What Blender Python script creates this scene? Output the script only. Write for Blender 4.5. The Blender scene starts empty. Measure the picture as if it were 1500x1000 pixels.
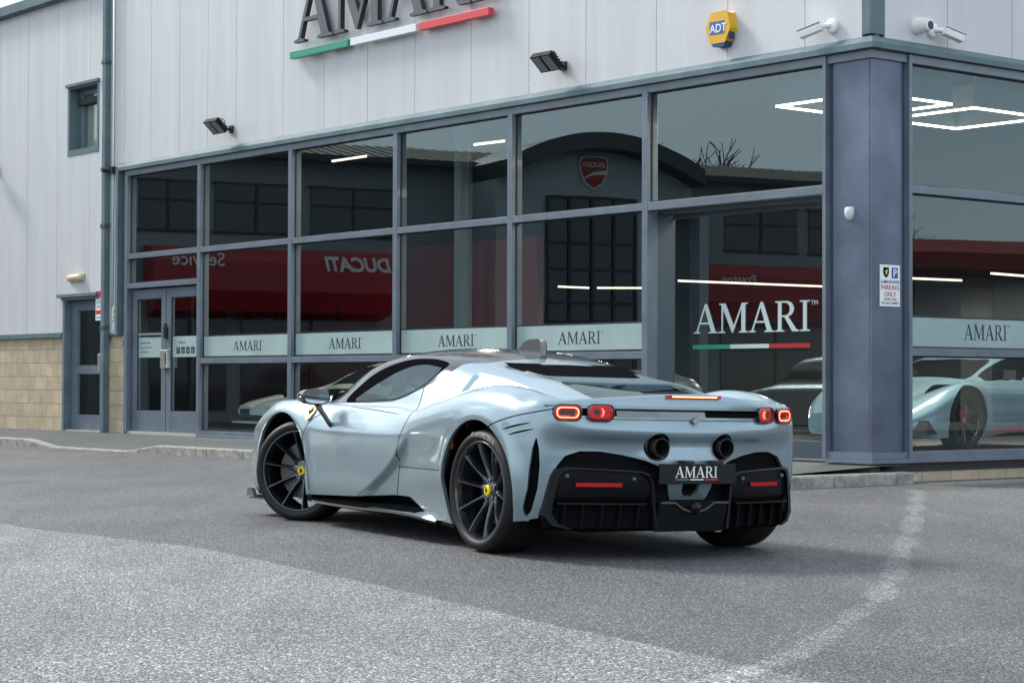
import bpy, bmesh, math, random
import numpy as np
from mathutils import Vector, Matrix, noise
PI = math.pi
R = math.radians
random.seed(7)
S = bpy.context.scene
COL = S.collection

# ------------------------------------------------------------------ camera
cam_d = bpy.data.cameras.new('camera')
cam_o = bpy.data.objects.new('camera', cam_d); COL.objects.link(cam_o)
cam_d.sensor_width = 36.0
cam_d.lens = 36.0 * 2987.35 / 1500.0
cam_d.clip_start = 0.05; cam_d.clip_end = 3000
cam_o.location = (0, 0, 0.964)
_p, _r = 0.0207, -0.0032
_M = Matrix(((1,0,0),(0,math.cos(_p),-math.sin(_p)),(0,math.sin(_p),math.cos(_p)))) @ \
     Matrix(((math.cos(_r),0,math.sin(_r)),(0,1,0),(-math.sin(_r),0,math.cos(_r))))
# columns of _M: right, forward, up ; blender camera looks along -Z
_cm = Matrix((_M.col[0], _M.col[2], -_M.col[1])).transposed()
cam_o.rotation_euler = _cm.to_euler()
S.camera = cam_o
S.view_settings.view_transform = 'Standard'
S.view_settings.look = 'None'
S.view_settings.gamma = 1
S.view_settings.exposure = 0.75
try:
    S.cycles.max_bounces = 10; S.cycles.transparent_max_bounces = 16
    S.cycles.transmission_bounces = 6; S.cycles.glossy_bounces = 5; S.cycles.diffuse_bounces = 4
except Exception: pass

# ------------------------------------------------------------------ world / sun
SUN_DIR = Vector((-0.82, 0.57, 0)).normalized()
SUN_EL = R(41)
w = bpy.data.worlds.new('World'); S.world = w; w.use_nodes = True
nt = w.node_tree; nt.nodes.clear()
sky = nt.nodes.new('ShaderNodeTexSky'); sky.sky_type = 'NISHITA'; sky.sun_disc = False
sky.sun_elevation = SUN_EL; sky.sun_rotation = math.atan2(SUN_DIR.x, SUN_DIR.y)
sky.air_density = 1.0; sky.dust_density = 1.0; sky.ozone_density = 1.0
tc = nt.nodes.new('ShaderNodeTexCoord')
mp = nt.nodes.new('ShaderNodeMapping'); mp.inputs['Scale'].default_value = (1.2, 1.2, 3.2)
nz = nt.nodes.new('ShaderNodeTexNoise'); nz.inputs['Scale'].default_value = 2.2; nz.inputs['Detail'].default_value = 6; nz.inputs['Roughness'].default_value = .55
rp = nt.nodes.new('ShaderNodeValToRGB')
rp.color_ramp.elements[0].position = .36; rp.color_ramp.elements[0].color = (.45,.45,.45,1)
rp.color_ramp.elements[1].position = .62; rp.color_ramp.elements[1].color = (1,1,1,1)
mx = nt.nodes.new('ShaderNodeMix'); mx.data_type = 'RGBA'
mx.inputs['B'].default_value = (7.2, 8.1, 8.9, 1)
bg = nt.nodes.new('ShaderNodeBackground'); bg.inputs['Strength'].default_value = 0.115
wo = nt.nodes.new('ShaderNodeOutputWorld')
L = nt.links.new
L(tc.outputs['Generated'], mp.inputs['Vector']); L(mp.outputs[0], nz.inputs['Vector']); L(nz.outputs['Fac'], rp.inputs[0])
L(rp.outputs[0], mx.inputs['Factor']); L(sky.outputs[0], mx.inputs['A']); L(mx.outputs['Result'], bg.inputs['Color'])
L(bg.outputs[0], wo.inputs['Surface'])
sd = bpy.data.lights.new('sun', 'SUN'); sd.energy = 2.4; sd.angle = R(14); sd.color = (1, .95, .88)
so = bpy.data.objects.new('sun', sd); COL.objects.link(so)
_sv = Vector((SUN_DIR.x*math.cos(SUN_EL), SUN_DIR.y*math.cos(SUN_EL), math.sin(SUN_EL)))
so.rotation_euler = _sv.to_track_quat('Z', 'Y').to_euler()

# ------------------------------------------------------------------ materials
MATS = {}
def mat(name, col=(.5,.5,.5), rough=.5, metal=0, coat=0, coat_r=.03, emit=None, es=1, spec=.5, trans=0, alpha=1):
    if name in MATS: return MATS[name]
    m = bpy.data.materials.new(name); m.use_nodes = True
    b = m.node_tree.nodes['Principled BSDF']
    b.inputs['Base Color'].default_value = (*col, 1)
    b.inputs['Roughness'].default_value = rough
    b.inputs['Metallic'].default_value = metal
    b.inputs['Specular IOR Level'].default_value = spec
    b.inputs['Coat Weight'].default_value = coat; b.inputs['Coat Roughness'].default_value = coat_r
    b.inputs['Transmission Weight'].default_value = trans
    if emit: b.inputs['Emission Color'].default_value = (*emit, 1); b.inputs['Emission Strength'].default_value = es
    MATS[name] = m
    return m
def N(m, t): return m.node_tree.nodes.new(t)
def noise_col(m, a, b, scale=4, detail=6, lo=.35, hi=.65, vec='Object', mscale=(1,1,1), rough=.6):
    nt = m.node_tree; L = nt.links.new
    t = N(m,'ShaderNodeTexCoord'); mp = N(m,'ShaderNodeMapping'); mp.inputs['Scale'].default_value = mscale
    n = N(m,'ShaderNodeTexNoise'); n.inputs['Scale'].default_value = scale; n.inputs['Detail'].default_value = detail; n.inputs['Roughness'].default_value = rough
    r = N(m,'ShaderNodeValToRGB'); r.color_ramp.elements[0].position = lo; r.color_ramp.elements[0].color = (*a,1)
    r.color_ramp.elements[1].position = hi; r.color_ramp.elements[1].color = (*b,1)
    L(t.outputs[vec], mp.inputs[0]); L(mp.outputs[0], n.inputs['Vector']); L(n.outputs['Fac'], r.inputs[0])
    L(r.outputs[0], nt.nodes['Principled BSDF'].inputs['Base Color'])
    return r, mp, n
def add_bump(m, src, strength=.3, dist=.01):
    b = N(m,'ShaderNodeBump'); b.inputs['Strength'].default_value = strength; b.inputs['Distance'].default_value = dist
    m.node_tree.links.new(src, b.inputs['Height']); m.node_tree.links.new(b.outputs[0], m.node_tree.nodes['Principled BSDF'].inputs['Normal'])
    return b
def glass_mat(name, tint=(.5,.55,.55), ior=1.9, rough=0.0, wav=0.0):
    m = bpy.data.materials.new(name); m.use_nodes = True; nt = m.node_tree; nt.nodes.clear()
    o = N(m,'ShaderNodeOutputMaterial'); mi = N(m,'ShaderNodeMixShader'); tr = N(m,'ShaderNodeBsdfTransparent'); gl = N(m,'ShaderNodeBsdfGlossy'); ge = N(m,'ShaderNodeNewGeometry'); vm = N(m,'ShaderNodeVectorMath'); vm.operation='DOT_PRODUCT'
    tr.inputs[0].default_value = (*tint,1); gl.inputs['Roughness'].default_value = rough; gl.inputs['Color'].default_value = (.80,.97,1.0,1)
    f0=((ior-1)/(ior+1))**2
    L = nt.links.new
    L(ge.outputs['Normal'],vm.inputs[0]); L(ge.outputs['Incoming'],vm.inputs[1])
    def mth(op,a,b=None):
        q=N(m,'ShaderNodeMath'); q.operation=op
        for i,v_ in enumerate((a,b)):
            if v_ is None: continue
            if isinstance(v_,(int,float)): q.inputs[i].default_value=v_
            else: L(v_,q.inputs[i])
        return q.outputs[0]
    c_=mth('ABSOLUTE',vm.outputs['Value']); p_=mth('POWER',mth('SUBTRACT',1.0,c_),5.0)
    fo=mth('ADD',mth('MULTIPLY',p_,1-f0),f0)
    L(fo, mi.inputs[0]); L(tr.outputs[0], mi.inputs[1]); L(gl.outputs[0], mi.inputs[2]); L(mi.outputs[0], o.inputs[0])
    if wav:
        t = N(m,'ShaderNodeTexCoord'); n = N(m,'ShaderNodeTexNoise'); n.inputs['Scale'].default_value = .9; n.inputs['Detail'].default_value = 1
        b = N(m,'ShaderNodeBump'); b.inputs['Strength'].default_value = wav; b.inputs['Distance'].default_value = .01
        L(t.outputs['Object'], n.inputs['Vector']); L(n.outputs['Fac'], b.inputs['Height']); L(b.outputs[0], gl.inputs['Normal'])
    MATS[name] = m
    return m

# cladding: pale grey coated steel panels with fine ribs, streaks and grime
def cladding_mat():
    m = mat('wall_cladding', (.6,.62,.66), .42)
    nt = m.node_tree; L = nt.links.new; b = nt.nodes['Principled BSDF']
    t = N(m,'ShaderNodeTexCoord')
    mp = N(m,'ShaderNodeMapping'); mp.inputs['Scale'].default_value = (2.2, 2.2, .18)
    n = N(m,'ShaderNodeTexNoise'); n.inputs['Scale'].default_value = 1.6; n.inputs['Detail'].default_value = 8; n.inputs['Roughness'].default_value = .6
    r = N(m,'ShaderNodeValToRGB'); r.color_ramp.elements[0].position = .3; r.color_ramp.elements[0].color = (.515,.517,.522,1)
    r.color_ramp.elements[1].position = .68; r.color_ramp.elements[1].color = (.595,.60,.61,1)
    L(t.outputs['Object'], mp.inputs[0]); L(mp.outputs[0], n.inputs['Vector']); L(n.outputs['Fac'], r.inputs[0])
    # tiny specks
    n2 = N(m,'ShaderNodeTexVoronoi'); n2.inputs['Scale'].default_value = 2.3
    r2 = N(m,'ShaderNodeValToRGB'); r2.color_ramp.elements[0].position = .015; r2.color_ramp.elements[0].color = (.35,.33,.3,1); r2.color_ramp.elements[1].position = .028; r2.color_ramp.elements[1].color = (1,1,1,1)
    mu = N(m,'ShaderNodeMix'); mu.data_type = 'RGBA'; mu.blend_type = 'MULTIPLY'; mu.inputs['Factor'].default_value = .8
    L(t.outputs['Object'], n2.inputs['Vector']); L(n2.outputs['Distance'], r2.inputs[0]); L(r.outputs[0], mu.inputs['A']); L(r2.outputs[0], mu.inputs['B'])
    L(mu.outputs['Result'], b.inputs['Base Color'])
    # fine ribs: by UV x
    wv = N(m,'ShaderNodeTexWave'); wv.inputs['Scale'].default_value = 5.0; wv.bands_direction = 'X'
    L(t.outputs['UV'], wv.inputs['Vector'])
    n3 = N(m,'ShaderNodeTexNoise'); n3.inputs['Scale'].default_value = 1.1; n3.inputs['Detail'].default_value = 2
    L(t.outputs['Object'], n3.inputs['Vector'])
    ad = N(m,'ShaderNodeMath'); ad.operation = 'MULTIPLY_ADD'; ad.inputs[1].default_value = 8.0
    L(n3.outputs['Fac'], ad.inputs[0]); L(wv.outputs['Fac'], ad.inputs[2])
    add_bump(m, ad.outputs[0], .12, .0010)
    return m
M_clad = cladding_mat()
M_frame = mat('frame_blue_grey', (.13,.155,.20), .38, coat=.1); noise_col(M_frame, (.112,.138,.170), (.146,.178,.218), 3, 6)
M_frame_dk = mat('frame_dark', (.06,.08,.105), .4)
M_teal = mat('flashing_teal', (.115,.165,.185), .6, spec=.2); noise_col(M_teal, (.10,.145,.165), (.14,.195,.215), 2.5, 7)
M_col = mat('column_panel', (.16,.195,.27), .36, .35); _r,_a,_n = noise_col(M_col, (.085,.105,.15), (.15,.18,.245), 1.6, 9, .35, .72); 
M_black = mat('black_plastic', (.012,.013,.015), .38)
M_blackm = mat('black_matte', (.009,.009,.010), .8, spec=0)
M_rubber = mat('gasket', (.012,.013,.014), .6)
M_white = mat('white_paint', (.78,.78,.77), .4)
M_grey = mat('grey_plastic', (.42,.44,.46), .45)
M_steel = mat('brushed_steel', (.62,.61,.59), .38, .9)
M_red = mat('sign_red', (.62,.035,.04), .35)
M_green = mat('sign_green', (.02,.27,.17), .35)
M_navy = mat('navy', (.02,.05,.14), .4)
M_yellow = mat('alarm_yellow', (.72,.40,.02), .35)
M_ytext = mat('signal_black', (.02,.02,.02), .5)
M_letter = mat('letter_grey', (.085,.092,.10), .45)
M_lside = mat('letter_side', (.02,.022,.026), .5)
M_band = mat('etched_band', (.30,.40,.39), .6); noise_col(M_band, (.27,.37,.36), (.33,.43,.42), 1.5, 3)
M_dtext = mat('band_text', (.012,.03,.035), .5)
M_glassA = glass_mat('showroom_glass', (.74,.80,.80), 2.15, wav=.06)
M_glassB = glass_mat('showroom_glass_side', (.80,.86,.86), 1.95, wav=.05)
M_led = mat('led_strip', (1,1,1), .5, emit=(1,.86,.66), es=6)
M_led2 = mat('led_thin', (1,1,1), .5, emit=(1,.84,.62), es=1.5)
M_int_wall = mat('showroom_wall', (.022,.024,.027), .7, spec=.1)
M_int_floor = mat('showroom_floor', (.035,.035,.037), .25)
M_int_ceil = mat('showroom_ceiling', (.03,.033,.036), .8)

def block_mat():
    m = mat('concrete_block', (.4,.33,.24), .85); nt = m.node_tree; L = nt.links.new; b = nt.nodes['Principled BSDF']
    t = N(m,'ShaderNodeTexCoord'); br = N(m,'ShaderNodeTexBrick')
    br.inputs['Scale'].default_value = 1; br.inputs['Brick Width'].default_value = .45; br.inputs['Row Height'].default_value = .225
    br.inputs['Mortar Size'].default_value = .006; br.inputs['Color1'].default_value = (.52,.42,.29,1); br.inputs['Color2'].default_value = (.44,.35,.245,1); br.inputs['Mortar'].default_value = (.22,.19,.15,1)
    L(t.outputs['UV'], br.inputs['Vector'])
    n = N(m,'ShaderNodeTexNoise'); n.inputs['Scale'].default_value = 3; n.inputs['Detail'].default_value = 9; n.inputs['Roughness'].default_value = .7
    L(t.outputs['Object'], n.inputs['Vector'])
    r = N(m,'ShaderNodeValToRGB'); r.color_ramp.elements[0].position = .3; r.color_ramp.elements[0].color = (.72,.72,.72,1); r.color_ramp.elements[1].position = .7; r.color_ramp.elements[1].color = (1.12,1.12,1.1,1)
    L(n.outputs['Fac'], r.inputs[0])
    mu = N(m,'ShaderNodeMix'); mu.data_type = 'RGBA'; mu.blend_type = 'MULTIPLY'; mu.inputs['Factor'].default_value = 1
    L(br.outputs['Color'], mu.inputs['A']); L(r.outputs[0], mu.inputs['B']); 
    # salt bloom
    n2 = N(m,'ShaderNodeTexNoise'); n2.inputs['Scale'].default_value = 1.7; n2.inputs['Detail'].default_value = 9; n2.inputs['Roughness'].default_value = .72
    L(t.outputs['UV'], n2.inputs['Vector'])
    r2 = N(m,'ShaderNodeValToRGB'); r2.color_ramp.elements[0].position = .60; r2.color_ramp.elements[0].color = (0,0,0,1); r2.color_ramp.elements[1].position = .70; r2.color_ramp.elements[1].color = (.6,.6,.6,1)
    L(n2.outputs['Fac'], r2.inputs[0])
    m2 = N(m,'ShaderNodeMix'); m2.data_type = 'RGBA'; m2.inputs['B'].default_value = (.5,.48,.46,1)
    L(r2.outputs[0], m2.inputs['Factor']); L(mu.outputs['Result'], m2.inputs['A']); L(m2.outputs['Result'], b.inputs['Base Color'])
    ad = N(m,'ShaderNodeMath'); ad.operation = 'MULTIPLY_ADD'; ad.inputs[1].default_value = -1.5
    L(br.outputs['Fac'], ad.inputs[0]); L(n.outputs['Fac'], ad.inputs[2]); add_bump(m, ad.outputs[0], .6, .006)
    return m
M_block = block_mat()

# ------------------------------------------------------------------ object helpers
def link(o, parent=None):
    COL.objects.link(o)
    if parent is not None: o.parent = parent
    return o
def tag(o, label=None, cat=None, group=None, kind=None):
    if label: o['label'] = label
    if cat: o['category'] = cat
    if group: o['group'] = group
    if kind: o['kind'] = kind
    return o
def empty(name, label, cat, loc=(0,0,0), rot=(0,0,0), group=None):
    o = bpy.data.objects.new(name, None); o.location = loc; o.rotation_euler = rot; o.empty_display_size = .2
    COL.objects.link(o); tag(o, label, cat, group); return o
def copy_tree(o, parent=None, kids=None):
    c = o.copy(); COL.objects.link(c); c.parent = parent
    for ch in [q for q in COL.objects if q.parent == o]: copy_tree(ch, c)
    return c
class MB:
    """collects verts/faces; f maps local->object coordinates"""
    def __init__(s, f=None): s.v=[]; s.f=[]; s.uv={}; s.mi=[]; s.tr=f or (lambda a,b,c:(a,b,c)); s.cur=0; s.sm=[]; s.smooth=False
    def add(s, vs, fs, raw=False):
        n=len(s.v); s.v += [tuple(p) if raw else tuple(s.tr(*p)) for p in vs]
        for f in fs: s.f.append(tuple(i+n for i in f)); s.mi.append(s.cur); s.sm.append(s.smooth)
        return n
    def box(s, a0,a1,b0,b1,c0,c1):
        s.add([(a0,b0,c0),(a1,b0,c0),(a1,b1,c0),(a0,b1,c0),(a0,b0,c1),(a1,b0,c1),(a1,b1,c1),(a0,b1,c1)],
              [(0,3,2,1),(4,5,6,7),(0,1,5,4),(1,2,6,5),(2,3,7,6),(3,0,4,7)])
    def quad(s, *p): s.add(p, [tuple(range(len(p)))])
    def prism(s, poly, d0, d1, ax='xz'):
        """poly in plane, extruded along remaining axis"""
        n=len(poly)
        def P(a,b,d): return {'xz':(a,d,b),'xy':(a,b,d),'yz':(d,a,b)}[ax]
        s.add([P(a,b,d0) for a,b in poly]+[P(a,b,d1) for a,b in poly],
              [tuple(range(n)), tuple(range(2*n-1,n-1,-1))]+[(i,(i+1)%n,n+(i+1)%n,n+i) for i in range(n)])
    def tube(s, pts, r, n=10, cap=True):
        pts=[Vector(p) for p in pts]; rs=r if isinstance(r,(list,tuple)) else [r]*len(pts)
        rings=[]; up=Vector((0,0,1)); prev=None
        for i,p in enumerate(pts):
            t=(pts[min(i+1,len(pts)-1)]-pts[max(i-1,0)]).normalized()
            if prev is None: prev = t.cross(Vector((0,0,1)) if abs(t.z)<.9 else Vector((1,0,0))).normalized()
            a=(prev-t*prev.dot(t)).normalized(); b=t.cross(a); prev=a
            rings.append([p+ (a*math.cos(2*PI*k/n)+b*math.sin(2*PI*k/n))*rs[i] for k in range(n)])
        base=[q for rg in rings for q in rg]
        fs=[(i*n+k,i*n+(k+1)%n,(i+1)*n+(k+1)%n,(i+1)*n+k) for i in range(len(pts)-1) for k in range(n)]
        if cap: fs += [tuple(range(n-1,-1,-1)), tuple((len(pts)-1)*n+k for k in range(n))]
        s.add(base, fs)
    def lathe(s, prof, n=32, ax='y', c=(0,0,0), close=False):
        """prof list (r, h) around axis"""
        vs=[]
        for r,h in prof:
            for k in range(n):
                a=2*PI*k/n; x=r*math.cos(a); y=r*math.sin(a)
                vs.append({'y':(c[0]+x,c[1]+h,c[2]+y),'x':(c[0]+h,c[1]+x,c[2]+y),'z':(c[0]+x,c[1]+y,c[2]+h)}[ax])
        m=len(prof); fs=[(i*n+k,i*n+(k+1)%n,(i+1)*n+(k+1)%n,(i+1)*n+k) for i in range(m-1) for k in range(n)]
        if close: fs += [((m-1)*n+k,(m-1)*n+(k+1)%n,(k+1)%n,k) for k in range(n)]
        s.add(vs, fs)
    def build(s, name, mats, parent=None, smooth=None, bevel=0, recalc=True, uvf=None, angle=None):
        me=bpy.data.meshes.new(name); me.from_pydata(s.v, [], s.f)
        if not isinstance(mats,(list,tuple)): mats=[mats]
        for m in mats: me.materials.append(m)
        for p,mi,sm in zip(me.polygons, s.mi, s.sm):
            p.material_index=mi; p.use_smooth = sm if smooth is None else smooth
        if recalc or bevel:
            bm=bmesh.new(); bm.from_mesh(me)
            if bevel: 
                bmesh.ops.remove_doubles(bm, verts=bm.verts, dist=1e-6)
                es=[e for e in bm.edges if len(e.link_faces)==2 and e.calc_face_angle(0)>.6]
                bmesh.ops.bevel(bm, geom=es, offset=bevel, segments=2, affect='EDGES', profile=.5, clamp_overlap=True)
            bmesh.ops.recalc_face_normals(bm, faces=bm.faces); bm.to_mesh(me); bm.free()
        if uvf:
            uv=me.uv_layers.new(name='UVMap')
            for lp in me.loops: uv.data[lp.index].uv = uvf(me.vertices[lp.vertex_index].co)
        if angle: 
            for p in me.polygons: p.use_smooth=True
            me.set_sharp_from_angle(angle=R(angle))
        o=bpy.data.objects.new(name, me); link(o, parent); return o
def curve_to_mesh(cu):
    o=bpy.data.objects.new('tmp',cu); COL.objects.link(o)
    bpy.context.view_layer.update()
    dg=bpy.context.evaluated_depsgraph_get(); me=bpy.data.meshes.new_from_object(o.evaluated_get(dg))
    vs=[tuple(v.co) for v in me.vertices]; fs=[tuple(p.vertices) for p in me.polygons]
    bpy.data.objects.remove(o); bpy.data.meshes.remove(me); bpy.data.curves.remove(cu)
    return vs, fs
GLY = {
 'A': (1.0, [[(0,0),(.27,0),(.27,.035),(.175,.06),(.255,.31),(.63,.31),(.71,.06),(.61,.035),(.61,0),(1,0),(1,.035),(.9,.06),(.56,1),(.46,1),(.105,.06),(0,.035)],[(.292,.37),(.611,.37),(.465,.83)]]),
 'M': (1.2, [[(0,0),(.27,0),(.27,.035),(.175,.06),(.185,.80),(.55,0),(.59,0),(.93,.82),(.93,.06),(.83,.035),(.83,0),(1.2,0),(1.2,.035),(1.09,.06),(1.09,.94),(1.19,.965),(1.19,1),(.95,1),(.62,.24),(.28,1),(.02,1),(.02,.965),(.12,.94),(.115,.06),(0,.035)]]),
 'R': (.92, [[(0,0),(.36,0),(.36,.035),(.25,.06),(.25,.47),(.36,.47),(.66,0),(.92,0),(.92,.035),(.82,.07),(.50,.50),(.62,.54),(.70,.63),(.73,.74),(.70,.86),(.62,.95),(.48,1),(0,1),(0,.965),(.11,.94),(.11,.06),(0,.035)],[(.25,.53),(.40,.53),(.50,.57),(.56,.65),(.57,.74),(.55,.84),(.48,.92),(.38,.945),(.25,.945)]]),
 'I': (.38, [[(0,0),(.38,0),(.38,.035),(.26,.06),(.26,.94),(.38,.965),(.38,1),(0,1),(0,.965),(.12,.94),(.12,.06),(0,.035)]])}
def poly_mesh(contours, depth):
    cu=bpy.data.curves.new('c','CURVE'); cu.dimensions='2D'; cu.fill_mode='BOTH'; cu.extrude=depth/2
    for c in contours:
        sp=cu.splines.new('POLY'); sp.points.add(len(c)-1); sp.use_cyclic_u=True
        for i,(x,y) in enumerate(c): sp.points[i].co=(x,y,0,1)
    if depth==0: cu.extrude=0
    return curve_to_mesh(cu)
def amari_geo(width, height, depth, gap=.035):
    """returns list of (verts,faces) per letter in local x,y,z (z thickness)"""
    tot=sum(GLY[c][0] for c in 'AMARI')+gap*4; sx=width/tot; out=[]; x=0
    for c in 'AMARI':
        w_,cs=GLY[c]
        vs,fs=poly_mesh([[((x+a)*sx,b*height) for a,b in q] for q in cs], depth)
        out.append((vs,fs)); x+=w_+gap
    return out
def text_geo(s, size, depth=0.0, align='LEFT', shear=0, bold=0, sx=1, space=1):
    cu=bpy.data.curves.new('t','FONT'); cu.body=s; cu.size=size; cu.extrude=depth/2; cu.align_x=align; cu.shear=shear; cu.offset=bold; cu.space_character=space
    cu.resolution_u=3
    vs,fs=curve_to_mesh(cu)
    return [(v[0]*sx,v[1],v[2]) for v in vs],fs
def place(geo, org, right, up, out=None):
    vs,fs=geo; org=Vector(org); right=Vector(right).normalized(); up=Vector(up).normalized(); nn=right.cross(up) if out is None else Vector(out)
    return [tuple(org+right*a+up*b+nn*c) for a,b,c in vs], fs
def geo_obj(name, geo, m, parent=None):
    mb=MB(); mb.add(geo[0], geo[1], raw=True); return mb.build(name, m, parent, recalc=False)

# ------------------------------------------------------------------ building frames
COR=Vector((3.52883,20.00544,0)); dA=Vector((-.62869331,.77765334,0)); dB=Vector((.77765334,.62869331,0)); nA=-dB; nB=-dA
ZU=Vector((0,0,1))
def FA(u,d,z): return tuple(COR+dA*u+nA*d+ZU*z)
def FB(u,d,z): return tuple(COR+dB*u+nB*d+ZU*z)
rA=-dA   # reading direction on facade A (left to right in view)
rB=dB

# ------------------------------------------------------------------ ground
def smooth(a,b,x):
    t=min(1,max(0,(x-a)/(b-a))); return t*t*(3-2*t)
def road_z(x,y):
    g=math.exp(-((x-.65)**2+(y-12.3)**2)/(2*3.0**2))
    return (-.0265*(x-.25)+.004*(y-12))*g
def pl_dist(p, poly):
    best=1e9
    for (x0,y0),(x1,y1) in zip(poly,poly[1:]):
        dx,dy=x1-x0,y1-y0; t=max(0,min(1,((p[0]-x0)*dx+(p[1]-y0)*dy)/(dx*dx+dy*dy)))
        best=min(best, math.hypot(p[0]-x0-t*dx,p[1]-y0-t*dy))
    return best
def asphalt_mat():
    m=mat('asphalt',(.09,.09,.095),.62); nt=m.node_tree; L=nt.links.new; b=nt.nodes['Principled BSDF']
    t=N(m,'ShaderNodeTexCoord')
    v=N(m,'ShaderNodeTexVoronoi'); v.inputs['Scale'].default_value=115; v.inputs['Randomness'].default_value=1
    L(t.outputs['Object'],v.inputs['Vector'])
    v2=N(m,'ShaderNodeTexNoise'); v2.inputs['Scale'].default_value=90; v2.inputs['Detail'].default_value=4; v2.inputs['Roughness'].default_value=.7; L(t.outputs['Object'],v2.inputs['Vector'])
    # stone colour by cell
    sep=N(m,'ShaderNodeSeparateColor'); L(v.outputs['Color'],sep.inputs[0])
    r=N(m,'ShaderNodeValToRGB'); cr=r.color_ramp
    cr.elements[0].position=0; cr.elements[0].color=(.040,.040,.042,1); cr.elements[1].position=1; cr.elements[1].color=(.38,.38,.38,1)
    e=cr.elements.new(.5); e.color=(.108,.109,.113,1); e=cr.elements.new(.8); e.color=(.165,.166,.168,1)
    L(sep.outputs[0],r.inputs[0])
    r2=N(m,'ShaderNodeValToRGB'); r2.color_ramp.elements[0].position=.38; r2.color_ramp.elements[0].color=(.33,.33,.33,1); r2.color_ramp.elements[1].position=.62; r2.color_ramp.elements[1].color=(1.38,1.38,1.38,1)
    L(v2.outputs['Fac'],r2.inputs[0])
    mu=N(m,'ShaderNodeMix'); mu.data_type='RGBA'; mu.blend_type='MULTIPLY'; mu.inputs['Factor'].default_value=1; L(r.outputs[0],mu.inputs['A']); L(r2.outputs[0],mu.inputs['B'])
    # large patches
    n3=N(m,'ShaderNodeTexNoise'); n3.inputs['Scale'].default_value=.55; n3.inputs['Detail'].default_value=7; n3.inputs['Roughness'].default_value=.6; L(t.outputs['Object'],n3.inputs['Vector'])
    r3=N(m,'ShaderNodeValToRGB'); r3.color_ramp.elements[0].position=.3; r3.color_ramp.elements[0].color=(.80,.81,.83,1); r3.color_ramp.elements[1].position=.72; r3.color_ramp.elements[1].color=(1.16,1.16,1.16,1)
    L(n3.outputs['Fac'],r3.inputs[0])
    mu2=N(m,'ShaderNodeMix'); mu2.data_type='RGBA'; mu2.blend_type='MULTIPLY'; mu2.inputs['Factor'].default_value=1; L(mu.outputs['Result'],mu2.inputs['A']); L(r3.outputs[0],mu2.inputs['B'])
    # worn older surface (attribute) and the chalky repair strip
    def edge(attr, lo, hi, amp, sc):
        a=N(m,'ShaderNodeAttribute'); a.attribute_name=attr
        n=N(m,'ShaderNodeTexNoise'); n.inputs['Scale'].default_value=sc; n.inputs['Detail'].default_value=6; n.inputs['Roughness'].default_value=.75; L(t.outputs['Object'],n.inputs['Vector'])
        ma=N(m,'ShaderNodeMath'); ma.operation='MULTIPLY_ADD'; ma.inputs[1].default_value=amp; L(n.outputs['Fac'],ma.inputs[0]); L(a.outputs['Fac'],ma.inputs[2])
        mr=N(m,'ShaderNodeMapRange'); mr.inputs['From Min'].default_value=lo+amp*.5; mr.inputs['From Max'].default_value=hi+amp*.5; mr.interpolation_type='SMOOTHSTEP'
        L(ma.outputs[0],mr.inputs['Value']); return mr.outputs[0]
    eo=edge('old', -.012,.02,.09,14)
    mu3=N(m,'ShaderNodeMix'); mu3.data_type='RGBA'; mu3.blend_type='MULTIPLY'; mu3.inputs['B'].default_value=(1.95,1.92,1.84,1); L(eo,mu3.inputs['Factor']); L(mu2.outputs['Result'],mu3.inputs['A'])
    es=edge('strip', -.012,.025,.20,20)
    sc=N(m,'ShaderNodeMath'); sc.operation='MULTIPLY'; sc.inputs[1].default_value=.85; L(es,sc.inputs[0])
    mu4=N(m,'ShaderNodeMix'); mu4.data_type='RGBA'; mu4.blend_type='MULTIPLY'; mu4.inputs['B'].default_value=(1.9,1.88,1.8,1); L(sc.outputs[0],mu4.inputs['Factor']); L(mu3.outputs['Result'],mu4.inputs['A'])
    # thin painted ghost lines
    ln=edge('line', -.012,.012,.03,25)
    sl=N(m,'ShaderNodeMath'); sl.operation='MULTIPLY'; sl.inputs[1].default_value=.55; L(ln,sl.inputs[0])
    mu5=N(m,'ShaderNodeMix'); mu5.data_type='RGBA'; mu5.inputs['B'].default_value=(.38,.38,.38,1); L(sl.outputs[0],mu5.inputs['Factor']); L(mu4.outputs['Result'],mu5.inputs['A'])
    rs=edge('rust', -.05,.10,.25,18)
    sr=N(m,'ShaderNodeMath'); sr.operation='MULTIPLY'; sr.inputs[1].default_value=.35; L(rs,sr.inputs[0])
    mu6=N(m,'ShaderNodeMix'); mu6.data_type='RGBA'; mu6.inputs['B'].default_value=(.17,.125,.105,1); L(sr.outputs[0],mu6.inputs['Factor']); L(mu5.outputs['Result'],mu6.inputs['A'])
    # faint darker drip and tyre marks
    n7=N(m,'ShaderNodeTexNoise'); n7.inputs['Scale'].default_value=.9; n7.inputs['Detail'].default_value=5; mp7=N(m,'ShaderNodeMapping'); mp7.inputs['Scale'].default_value=(2.6,.5,1); mp7.inputs['Rotation'].default_value=(0,0,.7)
    L(t.outputs['Object'],mp7.inputs[0]); L(mp7.outputs[0],n7.inputs['Vector'])
    r7=N(m,'ShaderNodeValToRGB'); r7.color_ramp.elements[0].position=.35; r7.color_ramp.elements[0].color=(.80,.80,.81,1); r7.color_ramp.elements[1].position=.55; r7.color_ramp.elements[1].color=(1,1,1,1); L(n7.outputs['Fac'],r7.inputs[0])
    mu7=N(m,'ShaderNodeMix'); mu7.data_type='RGBA'; mu7.blend_type='MULTIPLY'; mu7.inputs['Factor'].default_value=1; L(mu6.outputs['Result'],mu7.inputs['A']); L(r7.outputs[0],mu7.inputs['B'])
    L(mu7.outputs['Result'],b.inputs['Base Color'])
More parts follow.
